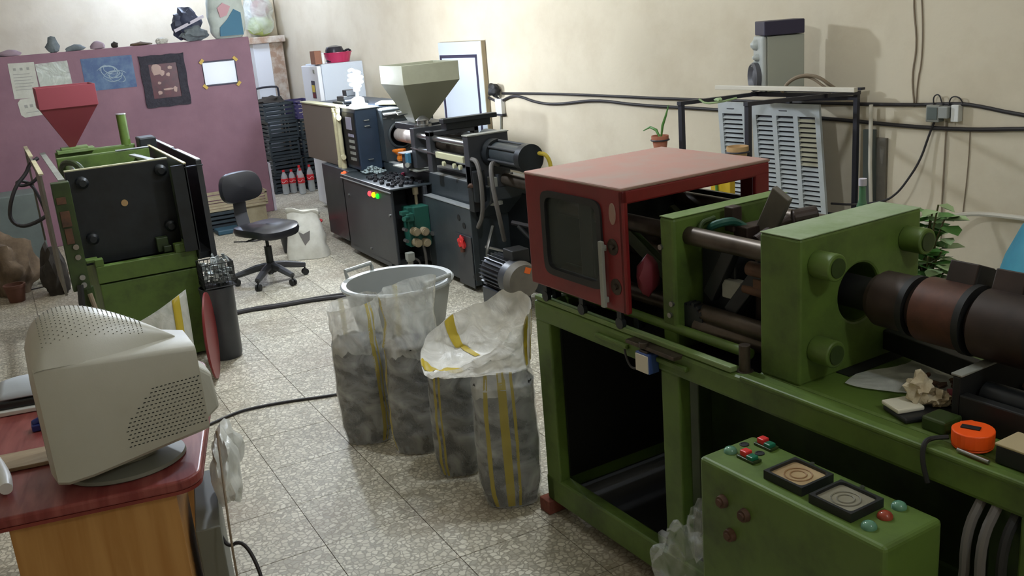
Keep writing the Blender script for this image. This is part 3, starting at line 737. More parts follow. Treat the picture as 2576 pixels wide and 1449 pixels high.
# things lying on the bed
o = thing('foam_tray', 'white foam block on a black tray on the green bed', 'tray', (1.42, -1.12, 0.906), GF)
B((1.435, -1.135, 0.914), (0.15, 0.10, 0.014), (0, 0, -0.35)).build('black_tray', 'black_plastic', o, bevel=0.005)
B((1.405, -1.105, 0.927), (0.075, 0.075, 0.012), (0, 0, -0.35)).build('foam_block', 'foam', o, bevel=0.004)
o = tag(MB().blob((1.45, -1.12, 0.965), (0.034, 0.03, 0.035), 6, 0.5, 3, 2.6, 0.922).blob((1.478, -1.155, 0.94), (0.03, 0.028, 0.018), 8, 0.5, 3, 2.6, 0.922).build('dirty_rag', 'dirty_white', frame=GF, origin=(1.45, -1.13, 0.922), smooth=True), 'crumpled dirty white rag resting on the black tray', 'rag')
o = tag(MB().cyl((1.50, -1.165, 0.945), (1.515, -1.18, 0.945), 0.017, n=18).cyl((1.515, -1.18, 0.945), (1.54, -1.205, 0.945), 0.009, n=14).build('screwdriver', 'pink_dark', frame=GF, origin=(1.51, -1.14, 0.93), smooth=True), 'dark red handled screwdriver beside the dirty rag', 'tool')
sh = MB().grid(lambda u, v: (1.475+0.30*u+0.03*sin(5*v), -1.16+0.27*v+0.02*sin(6*u), 0.9115+0.006*max(0, noise.noise(Vector((u*6, v*6, 1))))), 26, 26)
tag(sh.build('plastic_sheet', 'film_bag', frame=GF, origin=(1.6, -1.0, 0.907), smooth=True), 'cloudy plastic sheet spread flat on the green bed under the barrel', 'sheet')
o = thing('tape_measure', 'bright orange tape measure with a black strap on the bed edge', 'tape measure', (1.355, -1.325, 0.906), GF)
def dshape(k): return [(1.363+k*0.050*cos(t)*(1 if cos(t) > -0.3 else 0.9), -1.325+k*0.047*sin(t)) for t in [2*pi*i/28 for i in range(28)]]
MB().prism(dshape(1.0), 0.913, 0.949, 'z').prism(dshape(0.97), 0.907, 0.913, 'z').prism([(1.382, -1.345), (1.405, -1.325), (1.412, -1.29), (1.385, -1.275)], 0.908, 0.947, 'z').build('case', 'orange', o, bevel=0.008, segs=3)
B((1.365, -1.318, 0.9505), (0.018, 0.042, 0.004), (0, 0, 0.35)).build('clip', 'rubber', o, bevel=0.001)
Tb([(1.33, -1.285, 0.925), (1.30, -1.262, 0.924), (1.272, -1.262, 0.921), (1.260, -1.268, 0.88), (1.260, -1.285, 0.83)], 0.006, smooth=2).build('strap', 'rubber', o, smooth=True)
o = thing('tan_box', 'small tan-topped dark box at right edge of the bed', 'box', (1.36, -1.43, 0.906), GF)
Bx((1.325, -1.50, 0.907), (1.41, -1.405, 0.950)).build('box', 'rubber', o, bevel=0.003)
Bx((1.323, -1.502, 0.950), (1.412, -1.403, 0.956)).build('lid', 'card_tan', o, bevel=0.002)
tag(MB().cyl((1.30, -1.33, 0.919), (1.295, -1.41, 0.919), 0.005, n=10).build('steel_pin', 'steel', frame=GF, origin=(1.3, -1.37, 0.912), smooth=True), 'thin bright steel pin in front of the orange tape measure', 'pin')

# console with gauges
C_ = thing('control_console', 'green floor console with two square gauges and push buttons', 'console', (1.12, -1.06, 0), GF)
Bx((1.02, -1.355, 0.02), (1.222, -0.765, 0.78)).build('cabinet', 'green', C_, bevel=0.012, segs=3)
Bx((1.03, -1.345, 0.0), (1.21, -0.775, 0.021)).build('plinth', 'dark', C_)
for (x, y), m, dm in (((1.115, -1.025), 'gauge_tan', 'dial_brown'), ((1.107, -1.178), 'gauge_grey', 'dial_grey')):
    gq = MB().holed((x-0.057, y-0.062, x+0.057, y+0.062), rrect(x-0.050, y-0.055, x+0.050, y+0.055, 0), 0.781, 0.804, 'z', 48).build('gauge', 'black_plastic', C_)
    Bx((x-0.052, y-0.057, 0.781), (x+0.052, y+0.057, 0.796)).build('dial', m, gq)
    rg = MB()
    for ra in (0.034, 0.020): rg.tube([(x+ra*cos(2*pi*i/28), y+ra*sin(2*pi*i/28), 0.7965) for i in range(29)], 0.0022, n=5)
    rg.build('dial_ring', dm, gq)
for (x, y), (x2, y2) in (((1.108, -0.852), (1.104, -0.877)), ((1.241, -0.828), (1.236, -0.854))):
    if x > 1.2: x, x2 = 1.195, 1.192
    pb = B(((x+x2)/2, (y+y2)/2, 0.784), (0.032, 0.062, 0.008)).build('switch_plate', 'green_oily', C_, bevel=0.002)
    B((x, y, 0.795), (0.024, 0.024, 0.016)).build('red_button', 'button_red', pb, bevel=0.003)
    B((x2, y2-0.001, 0.792), (0.024, 0.024, 0.012)).build('green_button', 'button_green', pb, bevel=0.003)
for x, y, m in ((1.101, -0.801, 'glass_green'), (1.19, -1.262, 'glass_green'), (1.13, -1.27, 'glass_red'), (1.067, -1.276, 'glass_green')):
    MB().lathe([(0.018, 0), (0.018, 0.006), (0.014, 0.012), (0.006, 0.016), (0, 0.0165)], (x, y, 0.780), 20).build('pilot_light', m, C_, smooth=True)
for x, y in ((1.160, -0.793), (1.152, -0.858)):
    MB().lathe([(0.013, 0), (0.013, 0.002), (0.009, 0.0025), (0.008, 0.001), (0, 0.001)], (x, y, 0.780), 18).build('empty_hole', 'dark', C_, smooth=True)
for x, y in ((1.205, -0.99), (1.20, -1.15)):
    Cy((x, y, 0.78), (x, y, 0.786), 0.006, n=10).build('screw', 'steel', C_)
for y, z in ((-0.857, 0.685), (-0.936, 0.679), (-0.884, 0.598)):
    MB().cyl((1.021, y, z), (1.006, y, z), 0.019, 0.016, n=18).cyl((1.006, y, z), (1.0, y, z), 0.010, n=12).build('side_knob', 'rust', C_, smooth=True)
# crumpled clear bag wedged between console and stand
o = thing('crumpled_bag', 'crumpled clear plastic bag wedged between green console and stand', 'bag', (1.10, -0.62, 0.0), GF)
MB().blob((1.12, -0.56, 0.30), (0.07, 0.095, 0.13), 14, 0.3, 4, 2.2).build('bag_body', 'film_thin', o, smooth=True)
MB().blob((1.13, -0.56, 0.12), (0.07, 0.09, 0.12), 15, 0.28, 3, 2.2, 0.001).blob((1.15, -0.62, 0.44), (0.03, 0.05, 0.09), 16, 0.3, 3, 2.2).build('bag_folds', 'film_thin', o, smooth=True)
# behind the bed: plant, bottle, yellow can, turquoise cover
o = thing('potted_plant', 'bushy green plant in brown pot behind the green platen', 'plant', (2.10, -0.66, 0.831), GF)
MB().lathe([(0.055, 0), (0.075, 0.13), (0.08, 0.13), (0.08, 0.15), (0.07, 0.15), (0.066, 0.12), (0, 0.12)], (2.10, -0.66, 0.831), 24).build('pot', 'brown_pot', o, smooth=True)
rnd = random.Random(5); st = MB(); lv = []
for k in range(34):
    a = rnd.uniform(0, 2*pi); rr = rnd.uniform(0.02, 0.10); h = rnd.uniform(0.0, 0.17) if k < 25 else rnd.uniform(0.2, 0.30)
    tip = Vector((2.10+rr*cos(a), -0.66+rr*sin(a)*0.9, 0.985+h)); st.tube([(2.10+0.02*cos(a), -0.66+0.02*sin(a), 0.96), (2.10+rr*0.5*cos(a), -0.66+rr*0.5*sin(a), 0.98+h*0.7), tuple(tip)], 0.003, n=5)
    for q in range(4):
        b = rnd.uniform(0, 2*pi); d = Vector((cos(b), sin(b), rnd.uniform(-0.5, 0.3))).normalized(); L_ = rnd.uniform(0.045, 0.075); w_ = L_*0.5
        s_ = d.cross(Vector((0, 0, 1))).normalized()*w_; p = tip - Vector((0, 0, 0.02*q)); up = Vector((0, 0, 0.008))
        m_ = MB().add([tuple(p), tuple(p+d*L_*0.35+s_+up), tuple(p+d*L_*0.75+s_*0.8+up), tuple(p+d*L_), tuple(p+d*L_*0.75-s_*0.8+up), tuple(p+d*L_*0.35-s_+up), tuple(p+d*L_*0.5-up*0.3)], [(0, 1, 6), (1, 2, 6), (2, 3, 6), (3, 4, 6), (4, 5, 6), (5, 0, 6)])
        m_.build('leaf', 'leaf' if rnd.random() < 0.7 else 'leaf_pale', o, smooth=True)
st.build('stem', 'stem', o)
o = thing('green_bottle', 'slim pale green bottle standing behind the green platen', 'bottle', (2.20, -0.33, 0.831), GF)
MB().lathe([(0.03, 0), (0.032, 0.02), (0.032, 0.30), (0.028, 0.35), (0.012, 0.40), (0.011, 0.45), (0.0, 0.45)], (2.20, -0.33, 0.831), 20).build('bottle', 'bottle_green', o, smooth=True)
MB().lathe([(0.014, 0.45), (0.014, 0.475), (0, 0.475)], (2.20, -0.33, 0.831), 16).build('cap', 'pale_print', o, smooth=True)
o = thing('yellow_board', 'narrow yellow board standing on floor behind the red guard', 'board', (2.31, 0.47, 0), GF)
Bx((2.29, 0.42, 0.0), (2.32, 0.54, 1.225)).build('board', 'yellow', o, bevel=0.003)
Tb([(2.286, 0.50, 1.21), (2.28, 0.49, 1.12), (2.284, 0.47, 1.0)], 0.006, smooth=1).build('green_cord', 'leaf', o, smooth=True)
o = thing('teal_cover', 'turquoise cloth draped over a drum by the right wall', 'cover', (11.14, -0.62, 0), WF)
MB().lathe([(0.47, 0.0), (0.45, 0.3), (0.425, 0.5), (0.385, 0.65), (0.32, 0.80), (0.22, 0.92), (0.1, 0.98), (0, 0.99)], (11.14, -0.62, 0.0), 40).build('cloth', 'teal', o, smooth=True)
# ------------------------------------------------------------------ black injection moulding machine, centre back
K = thing('moulding_machine', 'black injection moulding machine with an olive hopper in the middle background', 'machine', (2.6, 4.9, 0))
# base body and cabinets
MB().mm((2.26, 5.55, 0.06), (3.0, 6.3, 0.735)).mm((2.52, 6.3, 0.06), (3.0, 6.95, 0.735)).mm((2.52, 3.60, 0.05), (3.1, 5.6, 0.63)).build('base', 'black_machine', K, bevel=0.008)
for x, y in ((2.60, 6.8), (2.9, 6.8), (2.62, 3.75), (3.0, 3.75), (2.36, 5.7)):
    Bx((x-0.05, y-0.05, 0.0), (x+0.05, y+0.05, 0.061)).build('foot', 'dark', K)
Bx((2.47, 3.55, 0.05), (2.52, 4.36, 0.63)).build('side_panel', 'black_machine', K, bevel=0.005)
Bx((2.465, 3.545, 0.63), (2.53, 4.37, 0.637)).build('panel_edge', 'bright_plate', K)
Bx((2.46, 3.56, 0.03), (2.468, 3.82, 0.42)).build('worn_panel', 'charcoal', K, bevel=0.003)
MB().prism([(3.36, 0.795), (3.36, 0.70), (3.58, 0.55), (5.4, 0.55), (5.4, 0.795)], 2.55, 3.0, 'x').build('upper_bed', 'black_machine', K, bevel=0.008)
MB().mm((2.555, 3.4, 0.795), (2.60, 5.38, 0.80)).build('bed_edge', 'bright_plate', K)
MB().mm((2.66, 3.5, 0.795), (2.70, 5.38, 0.815)).mm((2.86, 3.5, 0.795), (2.90, 5.38, 0.815)).build('slideway', 'charcoal', K, bevel=0.002)
# electrical cabinet on the aisle side
cb = MB().mm((2.2, 4.40, 0.085), (2.225, 5.55, 0.705)).mm((2.2, 5.52, 0.085), (2.50, 5.55, 0.705)).mm((2.2, 4.55, 0.05), (2.5, 5.55, 0.1)).mm((2.47, 4.36, 0.085), (2.5, 5.55, 0.705)).mm((2.225, 4.75, 0.1), (2.47, 4.78, 0.705)).build('cabinet', 'charcoal', K, bevel=0.006)
Bx((2.192, 4.38, 0.703), (2.55, 5.56, 0.716)).build('cabinet_top', 'black_machine', K, bevel=0.004)
MB().mm((2.188, 4.38, 0.685), (2.198, 5.56, 0.692)).mm((2.19, 4.38, 0.7165), (2.2, 5.56, 0.719)).build('cabinet_trim', 'bright_plate', K)
for y, z in ((4.98, 0.14), (5.40, 0.55), (4.45, 0.50)):
    Cy((2.2, y, z), (2.188, y, z), 0.011, n=12).build('panel_screw', 'steel', K)
for k, (y, m) in enumerate(((4.855, 'led_red'), (4.765, 'led_yellow'), (4.675, 'led_green'))):
    MB().cyl((2.2, y, 0.628), (2.187, y, 0.628), 0.022, n=18).cyl((2.187, y, 0.628), (2.178, y, 0.628), 0.022, 0.012, n=18).build('indicator_lamp', m, K, smooth=True)
MB().cyl((2.26, 5.62, 0.705), (2.245, 5.62, 0.705), 0.024, n=16).cyl((2.245, 5.62, 0.705), (2.225, 5.62, 0.705), 0.018, n=16).build('indicator_lamp', 'led_orange', K, smooth=True)
# valve block in the open end of the cabinet
vb = MB().mm((2.34, 4.30, 0.24), (2.47, 4.44, 0.56)).mm((2.30, 4.34, 0.24), (2.36, 4.46, 0.56)).build('valve_block', 'valve_green', K, bevel=0.006)
MB().mm((2.27, 4.28, 0.46), (2.33, 4.38, 0.52)).cyl((2.29, 4.30, 0.49), (2.22, 4.22, 0.50), 0.018).mm((2.24, 4.30, 0.51), (2.30, 4.36, 0.54)).build('solenoid', 'valve_green', vb, bevel=0.003)
for x, z in ((2.325, 0.375), (2.40, 0.365), (2.33, 0.285), (2.405, 0.275)):
    MB().cyl((x, 4.31, z), (x, 4.245, z), 0.033, n=20).cyl((x, 4.245, z), (x, 4.235, z), 0.026, n=20).build('adjust_knob', 'tan_knob', vb, smooth=True)
MB().cyl((2.25, 4.33, 0.40), (2.25, 4.27, 0.40), 0.014).cyl((2.25, 4.33, 0.31), (2.25, 4.27, 0.31), 0.014).cyl((2.46, 4.31, 0.33), (2.46, 4.25, 0.34), 0.018).build('fitting', 'steel', vb, smooth=True)
MB().cyl((2.42, 4.42, 0.705), (2.42, 4.42, 0.64), 0.024).cyl((2.42, 4.42, 0.64), (2.42, 4.42, 0.55), 0.013).build('filler_cap', 'tan_knob', K, smooth=True)
fl_ = MB().mm((2.225, 4.24, 0.16), (2.285, 4.30, 0.22)).cyl((2.255, 4.27, 0.0), (2.255, 4.27, 0.155), 0.022).cyl((2.255, 4.27, 0.15), (2.255, 4.27, 0.16), 0.032).build('filter', 'dusty_grey', K, bevel=0.004)
Tb([(2.285, 4.27, 0.17), (2.33, 4.27, 0.14), (2.34, 4.28, 0.08), (2.36, 4.30, 0.02)], 0.008, smooth=2).build('filter_hose', 'cable_grey', fl_, smooth=True)
Tb([(2.39, 4.30, 0.25), (2.39, 4.27, 0.18), (2.40, 4.30, 0.05)], 0.012, smooth=2).build('drain_hose', 'cable_grey', K, smooth=True)
MB().blob((2.455, 3.70, 0.36), (0.03, 0.045, 0.05), 3, 0.4, 3, 2.2).build('red_cap', 'button_red', K, smooth=True)
Cy((2.455, 3.70, 0.33), (2.455, 3.70, 0.29), 0.02).build('drain_plug', 'brown_pot', K, smooth=True)
for z, y in ((0.54, 3.75), (0.49, 3.67)):
    Cy((2.466, y, z), (2.472, y, z), 0.024, n=18).build('panel_hole', 'dark', K)
# clamp housing with guard door
hs = MB().mm((2.36, 5.42, 0.74), (3.0, 6.95, 1.262)).build('clamp_housing', 'black_blue', K, bevel=0.006)
Bx((2.34, 5.40, 0.74), (2.54, 5.75, 1.272)).build('control_column', 'black_blue', K, bevel=0.006)
Bx((2.335, 5.39, 1.270), (2.56, 5.76, 1.277)).build('column_top', 'bright_plate', K)
cp = Bx((2.332, 5.43, 0.78), (2.341, 5.73, 1.24)).build('control_panel', 'dark', K)
Bx((2.327, 5.50, 1.09), (2.333, 5.64, 1.20)).build('screen', 'screen_pale', cp, bevel=0.002)
for q in range(5):
    for c in range(3):
        Bx((2.326, 5.475+c*0.048, 0.82+q*0.052), (2.333, 5.511+c*0.048, 0.845+q*0.052)).build('button', 'dusty_grey' if q != 4 else 'screen_pale', cp)
MB().mm((2.334, 5.44, 1.215), (2.338, 5.70, 1.222)).mm((2.334, 5.44, 1.045), (2.338, 5.60, 1.05)).build('panel_line', 'bright_plate', cp)
for z in (1.17, 1.12, 0.83):
    MB().tube([(2.41, 5.405, z), (2.41, 5.385, z), (2.455, 5.385, z), (2.455, 5.405, z)], 0.004, n=6).build('pull', 'steel', K)
dr = Bx((2.31, 5.80, 0.738), (2.335, 6.86, 1.276)).build('guard_door', 'door_taupe', K, bevel=0.004)
Bx((2.30, 5.78, 1.274), (2.40, 6.88, 1.288)).build('door_cap', 'cream_box', dr, bevel=0.003)
for y in (5.835, 5.745):
    MB().cyl((2.30, y, 0.735), (2.30, y, 1.272), 0.021, n=14).cyl((2.30, y, 1.235), (2.30, y, 1.272), 0.025, n=14).cyl((2.30, y, 0.735), (2.30, y, 0.80), 0.025, n=14).build('door_roller', 'cream_pipe', dr, smooth=True)
for z in (1.19, 0.84):
    Cy((2.30, 5.735, z), (2.285, 5.68, z), 0.026, 0.022, n=18).build('end_knob', 'cream_pipe', dr, smooth=True)
MB().mm((2.55, 5.41, 1.262), (2.98, 6.4, 1.268)).build('roof_plate', 'black_blue', K)
# fixed platen, nozzle recess
MB().holed((2.54, 0.80, 3.02, 1.245), circ(2.695, 1.02, 0.10), 5.28, 5.42, 'y', 48).build('fixed_platen', 'black_machine', K, bevel=0.005)
MB().prism([(5.42, 1.262), (5.42, 1.245), (5.24, 1.205), (5.235, 1.215)], 2.545, 2.93, 'x').build('sloped_plate', 'bright_plate', K)
MB().tube([(2.695+0.110*cos(2*pi*i/32), 5.275, 1.02+0.110*sin(2*pi*i/32)) for i in range(33)], 0.012, n=6).build('nozzle_ring', 'black_machine', K, smooth=True)
MB().mm((2.545, 5.27, 1.175), (2.575, 5.282, 1.182)).mm((2.62, 5.27, 1.16), (2.64, 5.282, 1.166)).build('bolt_mark', 'steel', K)
MB().cyl((2.695, 5.41, 1.02), (2.695, 5.25, 1.02), 0.05).build('nozzle', 'dark', K, smooth=True)
Cy((2.695, 5.30, 1.02), (2.695, 5.05, 1.02), 0.061, n=28).build('heater_band', 'band_silver', K, smooth=True)
Cy((2.695, 5.04, 1.02), (2.695, 4.56, 1.02), 0.063, 0.06, n=28).build('heater_band', 'band_silver', K, smooth=True)
# injection carriage
MB().holed((2.46, 0.84, 2.88, 1.155), circ(2.69, 1.01, 0.06), 4.42, 4.50, 'y', 40).build('carriage_plate', 'charcoal', K, bevel=0.004)
MB().mm((2.46, 4.12, 0.84), (2.50, 4.20, 1.15)).mm((2.84, 4.12, 0.84), (2.88, 4.20, 1.15)).mm((2.46, 4.12, 1.11), (2.88, 4.20, 1.145)).build('carriage_frame', 'charcoal', K, bevel=0.004)
MB().holed((2.46, 0.80, 2.78, 1.16), circ(2.635, 1.02, 0.08), 3.46, 3.54, 'y', 40).build('end_plate', 'charcoal', K, bevel=0.004)
Bx((2.455, 3.455, 1.158), (2.785, 3.545, 1.166)).build('plate_edge', 'dusty_grey', K)
for x, z in ((2.50, 1.095), (2.50, 0.985), (2.74, 1.095), (2.74, 0.985)):
    Cy((x, 4.50, z), (x, 3.48, z), 0.024, n=18).build('guide_rod', 'steel', K, smooth=True)
Cy((2.70, 4.5, 1.01), (2.66, 3.50, 1.02), 0.055, n=24).build('screw_barrel', 'greasy_steel', K, smooth=True)
MB().cyl((2.74, 3.72, 1.08), (2.74, 3.56, 1.08), 0.085, n=30).build('drive_drum', 'black_machine', K, smooth=True)
cy_ = MB().cyl((2.64, 3.46, 1.03), (2.64, 2.96, 1.03), 0.078, n=32).build('injection_cylinder', 'black_machine', K, smooth=True)
for ya, yb in ((2.965, 2.90), (3.44, 3.36)): Cy((2.64, ya, 1.03), (2.64, yb, 1.03), 0.098, n=36).build('cylinder_flange', 'black_steel', cy_, smooth=True)
for k in range(6):
    a = 2*pi*k/6+0.4
    Cy((2.64+0.088*cos(a), 3.40, 1.03+0.088*sin(a)), (2.64+0.088*cos(a), 2.92, 1.03+0.088*sin(a)), 0.009, n=8).build('stud', 'charcoal', cy_, smooth=True)
MB().cyl((2.68, 3.35, 0.84), (2.68, 2.95, 0.84), 0.045, n=24).cyl((2.68, 2.96, 0.84), (2.68, 2.93, 0.84), 0.055, n=24).build('carriage_cylinder', 'greasy_steel', K, smooth=True)
MB().mm((2.62, 3.35, 0.795), (2.74, 3.5, 0.88)).build('cylinder_mount', 'charcoal', K)
Tb([(2.70, 2.91, 1.06), (2.74, 2.86, 1.05), (2.77, 2.86, 0.96), (2.74, 2.87, 0.87), (2.68, 2.93, 0.85)], 0.014, smooth=2).build('oil_pipe', 'stripe_yellow', K, smooth=True)
MB().mm((2.45, 3.55, 0.965), (2.475, 4.02, 1.01)).build('ruler_box', 'cream_box', K, bevel=0.003)
for y in (3.90, 3.72, 3.62):
    Cy((2.47, y, 0.93), (2.45, y, 0.93), 0.018, n=14).build('stop_knob', 'cream_box', K, smooth=True)
MB().beam((2.455, 4.50, 1.0), (2.455, 4.02, 0.99), 0.008, 0.008).build('stop_rod', 'steel', K)
MB().mm((2.46, 3.45, 0.62), (2.53, 3.53, 0.95)).cyl((2.50, 3.42, 0.70), (2.50, 3.42, 0.92), 0.045).build('swivel_post', 'black_steel', K, bevel=0.004)
MB().blob((2.50, 3.47, 0.815), (0.07, 0.04, 0.025), 2, 0.4, 2).build('rusty_nut', 'rust', K)
MB().cyl((2.62, 3.42, 0.66), (2.62, 3.42, 0.86), 0.05, n=20).build('grey_post', 'dusty_grey', K, smooth=True)
MB().mm((2.42, 4.55, 0.80), (2.54, 4.62, 0.95)).build('switch_bracket', 'charcoal', K, bevel=0.003)
Bx((2.40, 4.54, 0.952), (2.55, 4.65, 0.958)).build('bracket_plate', 'bright_plate', K)
MB().mm((2.412, 4.48, 0.88), (2.44, 4.54, 0.96)).build('blue_switch', 'print_blue', K, bevel=0.003)
MB().cyl((2.42, 4.50, 0.87), (2.40, 4.48, 0.87), 0.02, n=14).build('switch_knob', 'dusty_grey', K, smooth=True)
MB().mm((2.44, 4.40, 0.816), (2.62, 4.9, 0.826)).build('foot_plate', 'dusty_grey', K)
# hopper block and hopper
Bx((2.52, 4.52, 1.12), (2.82, 4.95, 1.17)).build('hopper_block', 'black_steel', K, bevel=0.004)
MB().mm((2.60, 4.10, 1.145), (2.98, 4.2, 1.20)).mm((2.56, 4.06, 1.20), (3.02, 4.14, 1.235)).build('top_beam', 'black_steel', K, bevel=0.004)
MB().lathe([(0.07, 0), (0.07, 0.015), (0.045, 0.02), (0.045, 0.045), (0.055, 0.05), (0.02, 0.08), (0, 0.085)], (2.58, 4.50, 1.155), 20).build('feed_flange', 'steel', K, smooth=True)
MB().tube([(2.47, 4.72, 1.245), (2.60, 4.72, 1.25), (2.64, 4.88, 1.265), (2.51, 4.88, 1.26), (2.47, 4.72, 1.245)], 0.007, n=6).build('wire_frame', 'chrome', K)
def hopbox(mb, z0, z1, a, b, t=0.01):
    (x0, y0, x1, y1), (u0, v0, u1, v1) = a, b
    vs = [(x0,y0,z0),(x1,y0,z0),(x1,y1,z0),(x0,y1,z0),(u0,v0,z1),(u1,v0,z1),(u1,v1,z1),(u0,v1,z1)]
    vs += [(x0+t,y0+t,z0),(x1-t,y0+t,z0),(x1-t,y1-t,z0),(x0+t,y1-t,z0),(u0+t,v0+t,z1),(u1-t,v0+t,z1),(u1-t,v1-t,z1),(u0+t,v1-t,z1)]
    fs = []
    for i in range(4):
        j = (i+1) % 4
        fs += [(i, j, 4+j, 4+i), (8+i, 12+i, 12+j, 8+j), (4+i, 4+j, 12+j, 12+i), (i, 8+i, 8+j, j)]
    return mb.add(vs, fs)
hp = hopbox(MB(), 1.485, 1.635, (2.45, 4.5, 2.94, 4.98), (2.45, 4.5, 2.94, 4.98)).build('hopper', 'hopper_olive', K, bevel=0.003)
hopbox(MB(), 1.17, 1.487, (2.585, 4.66, 2.70, 4.80), (2.45, 4.5, 2.94, 4.98), 0.006).build('hopper_cone', 'hopper_olive_dark', hp)
Bx((2.46, 4.51, 1.475), (2.93, 4.97, 1.48)).build('hopper_floor', 'hopper_olive_dark', hp)
# sight tube, hoses
for pts, r_, m in (([(2.48, 3.48, 1.0), (2.47, 3.36, 1.0), (2.46, 3.30, 0.85), (2.46, 3.32, 0.62), (2.5, 3.5, 0.5)], 0.016, 'cable_grey'),
        ([(2.60, 3.30, 0.96), (2.50, 3.22, 1.0), (2.47, 3.16, 0.85), (2.48, 3.12, 0.65), (2.6, 3.3, 0.42)], 0.016, 'cable_grey'),
        ([(2.62, 3.2, 0.56), (2.75, 3.0, 0.52), (2.82, 2.9, 0.60), (2.84, 2.86, 0.72)], 0.016, 'cable'),
        ([(2.64, 3.15, 0.54), (2.72, 3.05, 0.40), (2.78, 3.0, 0.24), (2.70, 2.95, 0.14)], 0.015, 'rubber'),
        ([(2.52, 3.30, 0.54), (2.48, 3.30, 0.44), (2.44, 3.28, 0.36), (2.46, 3.3, 0.1)], 0.012, 'steel'),
        ([(2.52, 3.45, 0.36), (2.62, 3.3, 0.33), (2.72, 3.18, 0.30)], 0.010, 'steel')):
    Tb(pts, r_, smooth=2).build('hydraulic_hose', m, K, smooth=True)
MB().mm((2.80, 2.9, 0.50), (2.86, 3.0, 0.66)).build('orange_fitting', 'orange_tag', K, bevel=0.01)
MB().mm((2.70, 3.04, 0.55), (2.74, 3.1, 0.575)).build('orange_fitting', 'orange_tag', K, bevel=0.005)
MB().mm((2.80, 3.05, 0.0), (3.05, 3.6, 0.72)).build('end_tank', 'black_steel', K, bevel=0.01)
Cy((2.48, 3.548, 0.12), (2.478, 3.546, 0.12), 0.03).build('panel_hole', 'dark', K)
# electric motor with fins at the near end
mx, mz = 2.465, 0.245
mt = Cy((mx, 3.24, mz), (mx, 2.90, mz), 0.105, n=36).build('motor', 'black_steel', K, smooth=True)
for k in range(26):
    a = 2*pi*k/26
    MB().box((mx+0.113*cos(a), 3.09, mz+0.113*sin(a)), (0.024, 0.28, 0.005), (0, -a, 0)).build('cooling_fin', 'charcoal', mt)
MB().cyl((mx, 2.95, mz), (mx, 2.86, mz), 0.124, n=36).build('fan_cowl', 'charcoal', mt, smooth=True)
MB().cyl((mx, 2.86, mz), (mx, 2.80, mz), 0.130, 0.112, n=36).build('end_bell', 'guard_taupe', mt, smooth=True)
MB().mm((mx-0.02, 2.90, mz+0.10), (mx+0.11, 3.04, mz+0.19)).build('junction_box', 'rubber', mt, bevel=0.006)
B((mx+0.03, 2.797, mz+0.07), (0.045, 0.004, 0.04), (0, 0.4, 0)).build('orange_tag', 'orange_tag', mt)
MB().mm((mx-0.11, 2.92, 0.0), (mx+0.11, 3.22, 0.15)).build('motor_foot', 'charcoal', mt, bevel=0.005)

# small things on the black machine
cap_me = None; rnd = random.Random(21); n = 0; spots = []
while n < 54:
    x = rnd.uniform(2.25, 2.53); y = rnd.uniform(4.42, 5.16)
    if any((x-a)**2+(y-b)**2 < 0.036**2 for a, b in spots): continue
    if (x-2.42)**2+(y-4.42)**2 < 0.05**2: continue
    spots.append((x, y)); n += 1
    if cap_me is None:
        o = MB().lathe([(0.017, 0), (0.017, 0.018), (0.015, 0.020), (0.011, 0.020), (0.010, 0.008), (0, 0.008)], (0, 0, 0), 14).build('moulded_ring', 'vinyl_black', origin=(0, 0, 0), smooth=True); cap_me = o.data
    else:
        o = bpy.data.objects.new('moulded_ring', cap_me); COL.objects.link(o)
    o.location = (x, y, 0.7165)
    tag(o, 'small shiny black plastic ring among many on the black cabinet top', 'ring', 'black rings on the cabinet top')
o = MB()
for k in range(90):
    a = rnd.uniform(0, 6.28); q = rnd.random()**0.7
    o.blob((2.42+0.11*q*cos(a), 5.36+0.15*q*sin(a), 0.728+0.055*(1-q)*rnd.random()), (0.014, 0.016, 0.008), k, 0.3, 1)
tag(o.build('cap_heap', 'clump_grey', origin=(2.42, 5.36, 0.717)), 'loose heap of small glinting grey mouldings at the cabinet top rear', 'heap', kind='stuff')
o = thing('amber_funnel', 'amber translucent plastic moulding standing behind the black rings', 'moulding', (2.60, 5.12, 0.816))
MB().lathe([(0.02, 0), (0.03, 0.02), (0.02, 0.05), (0.06, 0.085), (0.062, 0.10), (0.055, 0.1), (0.015, 0.06), (0, 0.06)], (2.60, 5.12, 0.816), 9).build('moulding', 'amber', o)
tag(MB().lathe([(0.015, 0), (0.015, 0.022), (0.012, 0.026), (0, 0.026)], (2.535, 4.93, 0.7165), 16).build('pink_ring', 'mag_basin', origin=(2.535, 4.93, 0.7165), smooth=True), 'single pink plastic ring among the black rings', 'ring')
# work lamp standing on the clamp housing
lp = thing('work_lamp', 'white stand lamp with glowing spiral bulb on the black machine', 'lamp', (2.44, 5.56, 1.278))
MB().lathe([(0.085, 0), (0.082, 0.02), (0.06, 0.03), (0.055, 0.07), (0.03, 0.085), (0.015, 0.09), (0.015, 0.13), (0.028, 0.135), (0.028, 0.17), (0, 0.17)], (2.44, 5.56, 1.278), 20).build('stand', 'lamp_stand', lp, smooth=True)
sp = []
for i in range(49):
    t = i/48; a = t*2*pi*3.2; rr = 0.046*(0.75+0.5*sin(pi*t)); sp.append((2.44+rr*cos(a), 5.56+rr*sin(a), 1.455+0.125*t))
Tb(sp, 0.013, n=8).build('spiral_bulb', 'bulb', lp, smooth=True)
Tb([(2.44, 5.56, 1.58), (2.42, 5.55, 1.60), (2.40, 5.55, 1.602), (2.385, 5.545, 1.59)], 0.011, smooth=1).build('bulb_tip', 'bulb', lp, smooth=True)
o = thing('dark_fittings', 'dark machine fittings piled on housing left of the lamp', 'fitting', (2.55, 6.1, 1.269))
